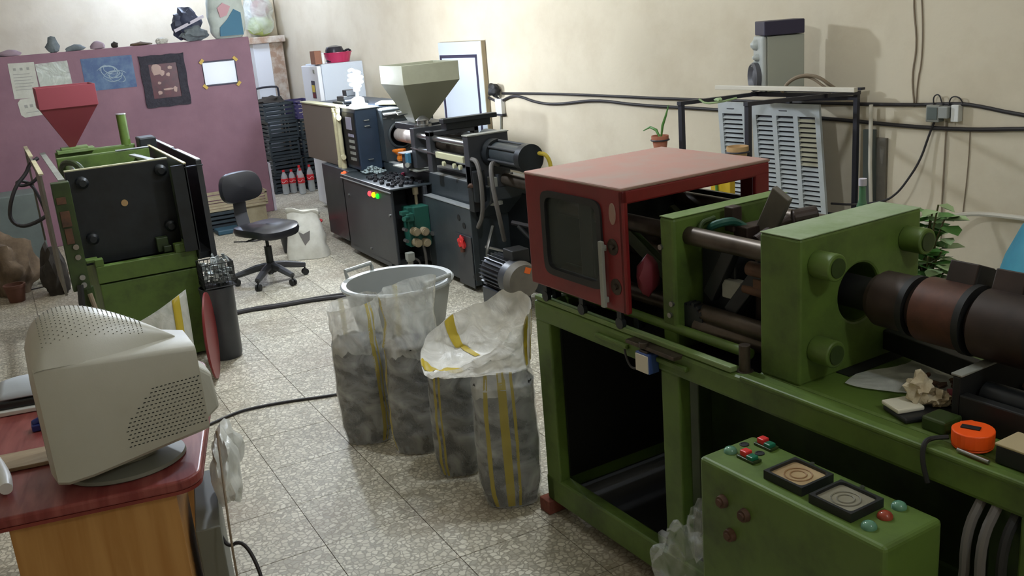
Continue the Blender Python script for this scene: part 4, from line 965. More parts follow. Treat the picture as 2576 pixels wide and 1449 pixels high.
MB().mm((2.43, 5.95, 1.269), (2.68, 6.25, 1.30)).mm((2.46, 6.0, 1.30), (2.62, 6.2, 1.345)).mm((2.50, 6.02, 1.345), (2.60, 6.14, 1.40)).cyl((2.44, 5.94, 1.31), (2.6, 5.92, 1.31), 0.02).build('block', 'black_steel', o, bevel=0.006)
MB().mm((2.425, 5.945, 1.30), (2.44, 6.1, 1.306)).mm((2.46, 5.99, 1.345), (2.49, 6.1, 1.35)).build('bright_edge', 'steel', o)
o = thing('roof_sheet', 'tilted pale sheet lying on the clamp housing behind the lamp', 'sheet', (2.75, 5.7, 1.269))
MB().beam((2.64, 5.60, 1.29), (2.86, 5.46, 1.275), 0.3, 0.012).build('sheet', 'cream_box', o)

# ------------------------------------------------------------------ pale wall panel, fridge, crates and bottles behind
def wp(name, label, cat, base): return thing(name, label, cat, base, WF)
P = wp('door_panel', 'tall white door panel with dark inset border leaning on wall', 'panel', (5.08, -0.05, 0))
Bx((4.70, -0.045, 0.0), (5.455, -0.012, 1.735)).build('panel', 'white_blue', P, bevel=0.004)
MB().mm((4.72, -0.049, 1.585), (5.37, -0.045, 1.615)).mm((4.72, -0.049, 0.14), (4.75, -0.045, 1.6)).mm((5.34, -0.049, 0.14), (5.37, -0.045, 1.6)).mm((4.72, -0.049, 0.14), (5.37, -0.045, 0.17)).build('dark_border', 'card_frame', P)
Bx((5.456, -0.05, 0.0), (5.468, -0.008, 1.738)).build('edge_strip', 'tan_knob', P)
F = thing('fridge', 'white refrigerator with colourful sticker in the far corner', 'fridge', (2.98, 7.8, 0))
Bx((2.765, 7.5, 0.02), (3.23, 8.08, 1.60)).build('body', 'white_blue', F, bevel=0.012)
Bx((2.715, 7.505, 0.06), (2.763, 8.075, 1.585)).build('door', 'white_paint', F, bevel=0.01)
st = Bx((2.711, 7.64, 1.245), (2.716, 7.76, 1.43)).build('sticker', 'card_frame', F)
Bx((2.709, 7.655, 1.31), (2.712, 7.745, 1.385)).build('yellow_band', 'stripe_yellow', st)
Bx((2.709, 7.655, 1.25), (2.712, 7.745, 1.30)).build('red_band', 'pink_dark', st)
B((2.711, 7.62, 1.53), (0.006, 0.05, 0.04)).build('badge', 'dusty_grey', F)
MB().mm((2.8, 7.55, 0), (2.86, 7.6, 0.021)).mm((3.12, 7.55, 0), (3.18, 7.6, 0.021)).mm((2.8, 7.98, 0), (2.86, 8.03, 0.021)).mm((3.12, 7.98, 0), (3.18, 8.03, 0.021)).build('foot', 'dark', F)
o = thing('wash_basin', 'magenta plastic basin holding dark pots on top of fridge', 'basin', (3.02, 7.68, 1.601))
MB().lathe([(0.12, 0), (0.15, 0.10), (0.16, 0.10), (0.16, 0.107), (0.145, 0.107), (0.115, 0.006), (0, 0.006)], (3.02, 7.68, 1.601), 32).build('basin', 'mag_basin', o, smooth=True)
o = thing('dark_pot', 'dark glossy pot upside down in the magenta basin', 'pot', (2.99, 7.68, 1.609))
MB().lathe([(0.10, 0.0), (0.10, 0.12), (0.085, 0.155), (0.03, 0.17), (0.0, 0.17)], (2.99, 7.68, 1.609), 28).build('pot_body', 'pot_dark', o, smooth=True)
MB().tube([(3.07, 7.66, 1.70), (3.13, 7.64, 1.73), (3.16, 7.64, 1.71)], 0.012, smooth=1).build('pot_handle', 'pot_dark', o, smooth=True)
o = tag(Bx((2.725, 7.56, 1.601), (2.80, 7.72, 1.74)).build('carton', 'carton', origin=(2.76, 7.64, 1.601), bevel=0.004), 'brown carton at the left end of the fridge top', 'carton')
o = thing('white_jar', 'small white jar between carton and magenta basin', 'jar', (2.825, 7.60, 1.601))
MB().lathe([(0.02, 0), (0.021, 0.09), (0.015, 0.1), (0, 0.1)], (2.825, 7.60, 1.601), 16).build('jar', 'white_plastic', o, smooth=True)
MB().lathe([(0.017, 0.1), (0.017, 0.115), (0, 0.115)], (2.825, 7.60, 1.601), 16).build('lid', 'white_paint', o, smooth=True)
def crate(name, label, x0, y0, x1, y1, z0, z1, m, grp=None):
    r = thing(name, label, 'crate', ((x0+x1)/2, (y0+y1)/2, z0), group=grp); t = 0.012
    MB().mm((x0+0.01, y0+0.01, z0), (x1-0.01, y1-0.01, z0+0.012)).build('bottom', m, r)
    rim = MB()
    for z, hgt in ((z1-0.03, 0.03), (z0, 0.025)):
        rim.mm((x0, y0, z), (x1, y0+t, z+hgt)).mm((x0, y1-t, z), (x1, y1, z+hgt)).mm((x0, y0+t, z), (x0+t, y1-t, z+hgt)).mm((x1-t, y0+t, z), (x1, y1-t, z+hgt))
    rim.build('rim', m, r)
    nz = 3
    for k in range(nz):
        z = z0+0.03+(z1-z0-0.065)*(k+0.15)/nz; h_ = (z1-z0-0.065)/nz*0.62
        MB().mm((x0+0.003, y0+0.002, z), (x1-0.003, y0+0.009, z+h_)).build('slat', m, r)
        MB().mm((x0+0.002, y0+0.01, z), (x0+0.009, y1-0.01, z+h_)).build('slat', m, r)
        MB().mm((x0+0.003, y1-0.009, z), (x1-0.003, y1-0.002, z+h_)).build('slat', m, r)
    for xa in (x0, x1-0.025):
        for ya in (y0, y1-0.025): Bx((xa, ya, z0+0.02), (xa+0.025, ya+0.025, z1-0.02)).build('corner_post', m, r)
    return r
ords = ('bottom', 'second', 'third', 'fourth', 'topmost')
for k in range(5):
    dx = (-0.01, 0.012, 0.0, 0.02, -0.005)[k]
    crate('plastic_crate', 'dark slatted crate, %s of the left stack beside the partition' % ords[k], 2.56+dx, 9.36, 2.94+dx, 9.86, 0.0+k*0.226, 0.22+k*0.226, 'navy_crate', 'dark crates in the left stack')
for k in range(4):
    crate('plastic_crate', 'dark slatted crate, %s of the right stack near the fridge' % ('bottom', 'second', 'third', 'topmost dark')[k], 2.97, 9.30, 3.20, 9.84, 0.0+k*0.226, 0.22+k*0.226, 'navy_crate', 'dark crates in the right stack')
r = crate('plastic_crate', 'purple crate with pale printed bars atop the right stack', 2.95, 9.30, 3.20, 9.84, 0.904, 1.12, 'purple_crate')
for k in range(4): B((3.08, 9.302, 0.955+k*0.035), (0.13, 0.003, 0.012)).build('printed_bar', 'pale_print', r)
o = thing('crumpled_bag', 'dark crumpled bag piled on the topmost left crate', 'bag', (2.72, 9.6, 1.127))
MB().blob((2.72, 9.6, 1.13), (0.16, 0.14, 0.07), 7, 0.3, 3, 2, 1.127).build('bag_body', 'rag_dark', o, smooth=True)
o = thing('hand_trolley', 'dark tubular trolley frame standing behind the left crates', 'trolley', (2.77, 9.93, 0))
MB().tube([(2.62, 9.90, 0.02), (2.62, 9.90, 1.27), (2.65, 9.90, 1.30), (2.89, 9.90, 1.30), (2.92, 9.90, 1.27), (2.92, 9.90, 0.02)], 0.013, smooth=1).build('frame', 'rack_dark', o, smooth=True)
MB().mm((2.60, 9.87, 0.0), (2.94, 9.93, 0.02)).build('toe_plate', 'rack_dark', o)
def bottle(label, x, y, h=0.31, fill=None):
    r = thing('soda_bottle', label, 'bottle', (x, y, 0), group='empty soda bottles by the crates')
    k = h/0.31
    MB().lathe([(0.030, 0.0), (0.042, 0.01*k), (0.044, 0.06*k), (0.040, 0.11*k), (0.044, 0.15*k), (0.044, 0.19*k), (0.036, 0.235*k), (0.018, 0.275*k), (0.014, 0.285*k), (0.014, 0.30*k), (0.0, 0.30*k)], (x, y, 0.001), 18).build('bottle', 'bottle_pet', r, smooth=True)
    lb = MB().lathe([(0.0445, 0.135*k), (0.0455, 0.14*k), (0.0455, 0.195*k), (0.0445, 0.20*k)], (x, y, 0.001), 18).build('label_band', 'label_red', r, smooth=True)
    a = math.atan2(-2.56-y, -0.43-x)
    pts = [(x+0.0462*cos(a+t), y+0.0462*sin(a+t), (0.165+0.012*sin(4*t))*k) for t in [-0.9+0.2*q for q in range(10)]]
    Tb(pts, 0.0022, n=5).build('wave_mark', 'white_plastic', lb)
    MB().lathe([(0.0165, 0.283*k), (0.0165, 0.308*k), (0.0, 0.309*k)], (x, y, 0.001), 16).build('cap', 'cap_red', r, smooth=True)
bottle('empty soda bottle with red label, leftmost of the group', 2.66, 9.26)
bottle('empty soda bottle with red label, tallest, behind the front two', 2.86, 9.25, 0.34)
bottle('empty soda bottle with orange-red label, second from the left', 2.76, 9.27, 0.30)
bottle('empty soda bottle with red label, front and centre of the group', 2.82, 9.08, 0.325)
bottle('empty soda bottle with red label, rightmost beside the white strip', 2.97, 9.18, 0.34)
o = thing('red_basin', 'red plastic tub half hidden behind the white sack', 'tub', (2.08, 6.45, 0))
MB().lathe([(0.10, 0), (0.14, 0.16), (0.155, 0.16), (0.155, 0.17), (0.135, 0.17), (0.095, 0.006), (0, 0.006)], (2.08, 6.45, 0.0), 28).build('tub', 'cap_red', o, smooth=True)
# ------------------------------------------------------------------ green machine at left, seen from its end
L = thing('moulding_machine', 'green machine with black end plate and red hopper at left', 'machine', (0.22, 4.4, 0))
MB().mm((-0.04, 3.57, 0.02), (0.545, 3.60, 0.575)).mm((-0.04, 3.6, 0.02), (-0.01, 5.3, 0.69)).mm((0.515, 3.6, 0.02), (0.545, 5.3, 0.69)).build('base', 'green', L, bevel=0.006)
MB().mm((-0.045, 3.56, 0.585), (0.55, 3.62, 0.69)).mm((0.425, 3.56, 0.69), (0.55, 3.63, 0.745)).mm((-0.045, 3.56, 0.69), (0.005, 3.62, 0.735)).mm((-0.09, 3.57, 0.72), (-0.02, 3.66, 0.737)).build('ledge', 'green', L, bevel=0.004)
Bx((-0.03, 3.62, 0.30), (0.53, 5.3, 0.66)).build('sump', 'dark', L)
pl_ = Bx((-0.095, 3.75, 0.67), (0.50, 3.87, 1.255)).build('end_plate', 'black_steel', L, bevel=0.004)
MB().mm((-0.097, 3.75, 1.256), (0.502, 3.79, 1.263)).build('plate_edge', 'cream_box', pl_)
for x, z in ((-0.012, 1.185), (0.445, 1.195), (-0.017, 0.839), (0.445, 0.84)):
    MB().cyl((x, 3.75, z), (x, 3.69, z), 0.035, n=24).cyl((x, 3.69, z), (x, 3.675, z), 0.035, 0.02, n=24).build('tie_bar_nut', 'black_steel', pl_, smooth=True)
MB().cyl((0.204, 3.75, 1.023), (0.204, 3.735, 1.023), 0.02, n=18).build('centre_bush', 'tan_pot', pl_, smooth=True)
MB().mm((0.34, 3.68, 0.69), (0.41, 3.74, 0.78)).mm((0.37, 3.64, 0.69), (0.42, 3.7, 0.73)).build('lower_fitting', 'green_oily', L, bevel=0.004)
for x, z in ((-0.012, 1.185), (0.445, 1.195), (-0.017, 0.839), (0.445, 0.84)):
    Cy((x, 3.86, z), (x, 5.1, z), 0.024, n=16).build('tie_bar', 'steel', L, smooth=True)
for y0, y1, x0, x1, z1 in ((4.62, 4.72, -0.08, 0.52, 1.252), (5.02, 5.14, -0.06, 0.48, 1.252)):
    Bx((x0, y0, 0.66), (x1, y1, z1)).build('platen', 'green', L, bevel=0.004)
    Bx((x0, y0, z1), (x1, y0+0.03, z1+0.005)).build('platen_edge', 'green_dusty', L)
Bx((0.30, 4.62, 1.253), (0.52, 4.66, 1.262)).build('bright_strip', 'bright_plate', L)
MB().beam((0.38, 4.45, 1.235), (0.44, 4.0, 1.235), 0.04, 0.012).build('bright_arm', 'bright_plate', L)
MB().tube([(-0.07, 4.5, 1.17), (-0.06, 4.35, 1.26), (0.02, 4.2, 1.25), (0.05, 4.15, 1.15)], 0.02, smooth=2).build('lube_hose', 'green_oily', L, smooth=True)
hp = hopbox(MB(), 1.575, 1.722, (-0.11, 4.85, 0.272, 5.22), (-0.11, 4.85, 0.272, 5.22)).build('hopper', 'hopper_red', L, bevel=0.002)
hopbox(MB(), 1.285, 1.576, (0.04, 5.0, 0.075, 5.04), (-0.105, 4.855, 0.267, 5.215), 0.004).build('hopper_cone', 'hopper_red', hp)
Bx((-0.1, 4.86, 1.565), (0.262, 5.21, 1.57)).build('hopper_floor', 'hopper_red', hp)
MB().mm((-0.05, 4.94, 1.252), (0.20, 5.1, 1.275)).mm((-0.02, 4.96, 1.275), (0.16, 5.08, 1.29)).build('hopper_seat', 'green_dusty', L, bevel=0.003)
MB().cyl((0.425, 5.05, 1.25), (0.425, 5.05, 1.475), 0.034, n=28).build('upright_pipe', 'green', L, smooth=True)
Cy((0.425, 5.05, 1.475), (0.425, 5.05, 1.482), 0.036, n=28).build('pipe_cap', 'bright_plate', L, smooth=True)
MB().mm((0.50, 4.9, 1.2), (0.62, 5.1, 1.30)).build('valve_head', 'black_steel', L, bevel=0.01)
# guard doors either side
gl_ = MB().mm((-0.245, 3.36, 0.60), (-0.232, 3.95, 1.30)).mm((-0.245, 3.95, 1.26), (-0.232, 5.35, 1.30)).mm((-0.245, 5.31, 0.60), (-0.232, 5.35, 1.26)).build('guard_door', 'guard_taupe', L)
Bx((-0.247, 3.38, 1.30), (-0.222, 4.2, 1.308)).mm((-0.247, 4.5, 1.30), (-0.222, 5.33, 1.308)).build('guard_trim', 'cream_pipe', gl_)
MB().mm((-0.20, 3.32, 0.62), (-0.105, 3.40, 1.25)).build('door_post', 'green_oily', L, bevel=0.004)
MB().mm((-0.155, 3.4, 1.25), (-0.12, 5.2, 1.258)).build('post_trim', 'dusty_grey', L)
MB().mm((-0.19, 3.312, 1.13), (-0.14, 3.32, 1.17)).mm((-0.185, 3.31, 1.00), (-0.135, 3.32, 1.09)).mm((-0.18, 3.31, 0.90), (-0.14, 3.32, 0.99)).build('latch_plate', 'rust', L, bevel=0.002)
for z in (0.88, 0.82, 0.70, 0.655):
    MB().cyl((-0.14, 3.315, z), (-0.14, 3.30, z), 0.016, n=12).build('latch_bolt', 'steel', L, smooth=True)
MB().cyl((-0.13, 3.36, 0.63), (-0.13, 3.36, 0.30), 0.04, n=16).mm((-0.2, 3.34, 0.0), (-0.08, 3.42, 0.32)).build('side_leg', 'green_oily', L, bevel=0.004)
Tb([(-0.16, 3.30, 0.66), (-0.18, 3.27, 0.5), (-0.13, 3.25, 0.35), (-0.17, 3.25, 0.15), (-0.2, 3.27, 0.03)], 0.018, smooth=2).build('hydraulic_hose', 'rubber', L, smooth=True)
Tb([(-0.12, 3.30, 0.6), (-0.10, 3.27, 0.45), (-0.15, 3.24, 0.30), (-0.12, 3.25, 0.03)], 0.014, smooth=2).build('hydraulic_hose', 'cable_tan', L, smooth=True)
g2 = MB().mm((0.552, 3.50, 0.64), (0.566, 5.2, 1.238)).mm((0.475, 3.50, 0.70), (0.56, 3.515, 1.235)).build('guard_door', 'black_steel', L)
Bx((0.55, 3.50, 1.238), (0.568, 5.2, 1.246)).build('guard_trim', 'cream_pipe', g2)
g3 = MB().mm((0.645, 3.55, 0.60), (0.66, 5.2, 1.245)).build('guard_door', 'black_steel', L)
MB().mm((0.64, 3.55, 1.245), (0.664, 4.3, 1.252)).mm((0.64, 4.45, 1.245), (0.664, 5.2, 1.252)).build('guard_trim', 'bright_plate', g3)
MB().mm((0.635, 3.54, 0.585), (0.667, 3.552, 1.245)).build('guard_stile', 'charcoal', g3)
MB().mm((0.545, 3.6, 0.62), (0.66, 5.1, 0.66)).mm((0.55, 3.49, 1.215), (0.665, 3.51, 1.222)).build('guard_link', 'black_steel', L)

# hoses looping out at far left
Tb([(-0.19, 4.62, 1.28), (-0.25, 4.6, 1.25), (-0.28, 4.6, 1.19), (-0.36, 4.58, 1.12), (-0.42, 4.57, 1.0), (-0.44, 4.57, 0.9), (-0.38, 4.57, 0.84), (-0.28, 4.57, 0.86), (-0.20, 4.58, 0.9)], 0.013, smooth=2).build('looped_hose', 'cable', L, smooth=True)
Tb([(-0.19, 4.66, 1.18), (-0.24, 4.66, 1.12), (-0.32, 4.66, 1.10), (-0.36, 4.66, 1.13), (-0.31, 4.67, 1.14), (-0.26, 4.67, 1.10), (-0.23, 4.67, 1.0), (-0.21, 4.67, 0.86), (-0.2, 4.67, 0.7)], 0.011, smooth=2).build('looped_hose', 'cable', L, smooth=True)

# bin, basket and red lid beside it
bn = thing('tall_bin', 'grey round bin standing right of the left green machine', 'bin', (0.60, 3.42, 0))
MB().lathe([(0.085, 0.0), (0.095, 0.02), (0.105, 0.46), (0.108, 0.46), (0.108, 0.47), (0.10, 0.47), (0.09, 0.02), (0, 0.02)], (0.605, 3.42, 0), 36).build('bin_body', 'charcoal', bn, smooth=True)
bk = thing('mesh_basket', 'black mesh basket of silvery scrap resting on the grey bin', 'basket', (0.615, 3.42, 0.472))
x0, x1, y0, y1 = 0.525, 0.715, 3.33, 3.51
wr = MB()
for k in range(6):
    z = 0.478+k*0.03
    wr.tube([(x0, y0, z), (x1, y0, z), (x1, y1, z), (x0, y1, z), (x0, y0, z)], 0.004 if k in (0, 5) else 0.0025, n=5)
for k in range(9):
    u = x0+(x1-x0)*k/8; wr.tube([(u, y0, 0.478), (u, y0, 0.63)], 0.0022, n=5).tube([(u, y1, 0.478), (u, y1, 0.63)], 0.0022, n=5)
    v = y0+(y1-y0)*k/8; wr.tube([(x0, v, 0.478), (x0, v, 0.63)], 0.0022, n=5).tube([(x1, v, 0.478), (x1, v, 0.63)], 0.0022, n=5)
wr.mm((x0, y0, 0.473), (x1, y1, 0.479)).build('wire_body', 'black_plastic', bk)
scp = MB(); rnd = random.Random(8)
for k in range(70):
    scp.box((rnd.uniform(x0+0.02, x1-0.02), rnd.uniform(y0+0.02, y1-0.02), rnd.uniform(0.485, 0.64)), (rnd.uniform(.02, .05), rnd.uniform(.02, .05), 0.006), (rnd.uniform(0, 3), rnd.uniform(0, 3), rnd.uniform(0, 3)))
tag(scp.build('silver_scrap', 'scrap_silver', bk), kind='stuff')
ld = thing('red_disc', 'dark red round plastic disc standing on edge before the grey bin', 'disc', (0.485, 3.2, 0))
MB().cyl((0.468, 3.082, 0.262), (0.478, 3.079, 0.262), 0.26, n=48).cyl((0.460, 3.0845, 0.262), (0.468, 3.082, 0.262), 0.22, n=48).build('disc', 'red', ld, smooth=True)

# office chair
def chair():
    r = thing('office_chair', 'black vinyl swivel office chair facing right, on five casters', 'chair', (1.35, 5.08, 0))
    cx, cy = 1.35, 5.08
    fx, fy = 0.36, -0.933; sx, sy = fy, -fx          # forward and sideways
    def P(f, s_, z): return (cx+fx*f+sx*s_, cy+fy*f+sy*s_, z)
    for a in (165, 232, 290, 2, 78):
        t = radians(a); d = (cos(t), sin(t))
        lg = MB().tube([(cx+0.03*d[0], cy+0.03*d[1], 0.135), (cx+0.12*d[0], cy+0.12*d[1], 0.125), (cx+0.24*d[0], cy+0.24*d[1], 0.095), (cx+0.285*d[0], cy+0.285*d[1], 0.085)], [0.032, 0.030, 0.025, 0.022], n=8).build('leg', 'chair_grey', r, smooth=True)
        px_, py_ = cx+0.28*d[0], cy+0.28*d[1]; n_ = (-d[1], d[0])
        MB().cyl((px_-0.020*n_[0], py_-0.020*n_[1], 0.028), (px_-0.006*n_[0], py_-0.006*n_[1], 0.028), 0.027, n=16).cyl((px_+0.006*n_[0], py_+0.006*n_[1], 0.028), (px_+0.020*n_[0], py_+0.020*n_[1], 0.028), 0.027, n=16).cyl((px_, py_, 0.03), (px_, py_, 0.085), 0.008, n=8).build('caster', 'rubber', lg, smooth=True)
    MB().cyl((cx, cy, 0.09), (cx, cy, 0.30), 0.030, n=18).cyl((cx, cy, 0.08), (cx, cy, 0.14), 0.045, n=18).build('column', 'black_plastic', r, smooth=True)
    Cy((cx, cy, 0.30), (cx, cy, 0.40), 0.014, n=12).build('gas_spring', 'black_steel', r, smooth=True)
    MB().add([P(-.1, -.08, .385), P(.1, -.08, .385), P(.1, .08, .385), P(-.1, .08, .385), P(-.12, -.1, .415), P(.12, -.1, .415), P(.12, .1, .415), P(-.12, .1, .415)], [(0, 1, 2, 3), (4, 5, 6, 7), (0, 1, 5, 4), (1, 2, 6, 5), (2, 3, 7, 6), (3, 0, 4, 7)]).cyl(P(0.02, 0.1, 0.39), P(0.02, 0.2, 0.385), 0.008, n=8).build('tilt_mechanism', 'black_plastic', r)
    def seatf(u, v):
        t = 2*pi*u; e = 0.55
        a, b = math.copysign(abs(cos(t))**e, cos(t)), math.copysign(abs(sin(t))**e, sin(t))
        k = (0.0, 0.75, 0.97, 1.0, 0.97, 0.8, 0.45, 0.0)[min(7, int(round(v*7)))]; z = (0.415, 0.415, 0.422, 0.45, 0.478, 0.49, 0.49, 0.488)[min(7, int(round(v*7)))]
        f, s_ = 0.02+0.225*a*k, 0.225*b*k
        return P(f, s_, z - 0.03*max(0, (f-0.12)/0.12)**2 - 0.006*(1-abs(b)))
    MB().grid(seatf, 36, 7, True).build('seat', 'vinyl_black', r, smooth=True)
    def backf(u, v):
        t = 2*pi*u; e = 0.6
        a, b = math.copysign(abs(cos(t))**e, cos(t)), math.copysign(abs(sin(t))**e, sin(t))
        k = (0.0, 0.7, 0.96, 1.0, 0.94, 0.7, 0.0)[min(6, int(round(v*6)))]; f = (-0.30, -0.30, -0.292, -0.27, -0.245, -0.232, -0.225)[min(6, int(round(v*6)))]
        s_ = 0.20*a*k; z = 0.775+0.125*b*k
        return P(f + 0.5*s_*s_ - 0.12*(z-0.775), s_*(1-0.10*max(0, b)), z)
    MB().grid(backf, 36, 6, True).build('backrest', 'vinyl_black', r, smooth=True)
    vs = []
    for f, z in ((-0.20, 0.40), (-0.29, 0.43), (-0.315, 0.55), (-0.305, 0.72), (-0.30, 0.72), (-0.305, 0.55), (-0.28, 0.445), (-0.20, 0.415)):
        vs.append((f, z))
    n = len(vs); mb = MB(); mb.add([P(f, -0.06, z) for f, z in vs] + [P(f, 0.06, z) for f, z in vs], [tuple(range(n)), tuple(range(2*n-1, n-1, -1))] + [(i, (i+1) % n, n+(i+1) % n, n+i) for i in range(n)])
    mb.build('back_bracket', 'chair_grey', r, bevel=0.004)
    MB().blob(P(-0.20, 0.14, 0.43), (0.026, 0.026, 0.024), 1, 0.05, 2).build('adjust_knob', 'chrome', r, smooth=True)
    return r
chair()
# white woven sack and dark bucket behind the chair
sk = thing('woven_sack', 'white woven sack with a grey ink patch and folded top', 'sack', (1.85, 5.66, 0))
sd = Vector((0.886, -0.463, 0)); bd = Vector((0.463, 0.886, 0))
def wsack(u, v):
    t = 2*pi*u; a, b = math.copysign(abs(cos(t))**0.6, cos(t)), math.copysign(abs(sin(t))**0.7, sin(t))
    w_ = 0.19 - 0.055*v**0.8; d_ = 0.11*(1-0.75*v**2.2); n = 0.012*noise.noise(Vector((a*2, b*2, v*6)))
    p = Vector((1.85, 5.70, 0.002)) + sd*(a*w_+n-0.01*v) + bd*(b*d_+n+0.03*v); p.z += 0.43*v
    return p
MB().grid(wsack, 32, 16, True).add([tuple(wsack(i/32, 0)) for i in range(32)], [tuple(range(32))]).build('sack_body', 'sack_white', sk, smooth=True)
fl = MB().grid(lambda u, v: Vector((1.85, 5.70, 0)) + sd*(-0.15+0.29*u) + bd*(0.035-0.05*sin(pi*v*0.9)) + Vector((0, 0, 0.425+0.045*sin(pi*v)-0.03*v-0.05*u+0.01*sin(9*u))), 16, 6)
fl.build('folded_top', 'sack_white', sk, smooth=True, solid=0.008)
def onsack(su, z): # front surface point
    best = min((wsack(i/64, z/0.43) for i in range(32, 64)), key=lambda p: abs((p-Vector((1.85, 5.70, 0))).dot(sd)-su)); return best - bd*0.004
pp = [(-0.035, 0.25), (0.0, 0.225), (0.045, 0.25), (0.04, 0.17), (0.015, 0.125), (-0.02, 0.135)]
P3 = [onsack(a, b) for a, b in pp]
MB().add([tuple(p) for p in P3] + [tuple(p+bd*0.012) for p in P3], [tuple(range(6)), tuple(range(11, 5, -1))] + [(i, (i+1) % 6, 6+(i+1) % 6, 6+i) for i in range(6)]).build('ink_patch', 'patch_grey', sk)
o = thing('bucket', 'dark grey bucket half hidden behind the white woven sack', 'bucket', (1.80, 6.02, 0))
MB().lathe([(0.085, 0), (0.115, 0.25), (0.122, 0.25), (0.122, 0.262), (0.108, 0.262), (0.08, 0.008), (0, 0.008)], (1.80, 6.02, 0.001), 28).build('bucket_body', 'black_plastic', o, smooth=True)
tag(Tb([(1.45, 6.9, 0.006), (1.62, 6.75, 0.006), (1.80, 6.8, 0.006), (2.0, 6.7, 0.006)], 0.006, smooth=2).build('floor_wire', 'cable', origin=(1.7, 6.8, 0), smooth=True), 'thin dark wire on floor behind the bucket', 'wire')
# low crates against the partition, behind the chair
crate('low_crate', 'beige slotted plastic crate on top of the dark crate by partition', 1.30, 7.62, 2.02, 8.0, 0.205, 0.36, 'beige_plastic')
crate('low_crate', 'dark low crate on the floor under the beige crate', 1.32, 7.60, 1.75, 7.98, 0.0, 0.20, 'navy_crate')
tag(MB().mm((1.40, 7.36, 0.002), (1.72, 7.56, 0.05)).build('blue_tray', 'tray_blue', origin=(1.55, 7.46, 0), bevel=0.01), 'flat blue plastic tray on floor before the dark low crate', 'tray')
o = thing('beige_box', 'beige box resting under the right end of the beige crate', 'box', (1.89, 7.8, 0))
MB().mm((1.78, 7.66, 0.0), (2.0, 7.96, 0.204)).build('box_body', 'beige_plastic', o, bevel=0.006)

# ------------------------------------------------------------------ aisle: tub, sacks of regrind, floor cables
tb = thing('round_tub', 'large round grey plastic tub with rim handles behind the sacks', 'tub', (1.62, 2.92, 0))
MB().lathe([(0.24, 0.0), (0.255, 0.01), (0.335, 0.385), (0.355, 0.385), (0.36, 0.40), (0.35, 0.41), (0.32, 0.405), (0.235, 0.015), (0, 0.015)], (1.62, 2.92, 0), 56).build('tub_body', 'tub_grey', tb, smooth=True)
for a in (radians(112), radians(292)):
    c_, s_ = cos(a), sin(a); t_ = (-s_, c_)
    MB().tube([(1.62+0.345*c_+0.11*t_[0], 2.92+0.345*s_+0.11*t_[1], 0.40), (1.62+0.36*c_+0.11*t_[0], 2.92+0.36*s_+0.11*t_[1], 0.45), (1.62+0.36*c_-0.11*t_[0], 2.92+0.36*s_-0.11*t_[1], 0.45), (1.62+0.345*c_-0.11*t_[0], 2.92+0.345*s_-0.11*t_[1], 0.40)], 0.014, n=8).build('handle', 'tub_grey', tb)
tag(MB().lathe([(0, 0.0), (0.225, 0.0), (0.245, 0.05), (0, 0.065)], (1.62, 2.92, 0.016), 40).build('regrind', 'pellets', tb, smooth=True), kind='stuff')

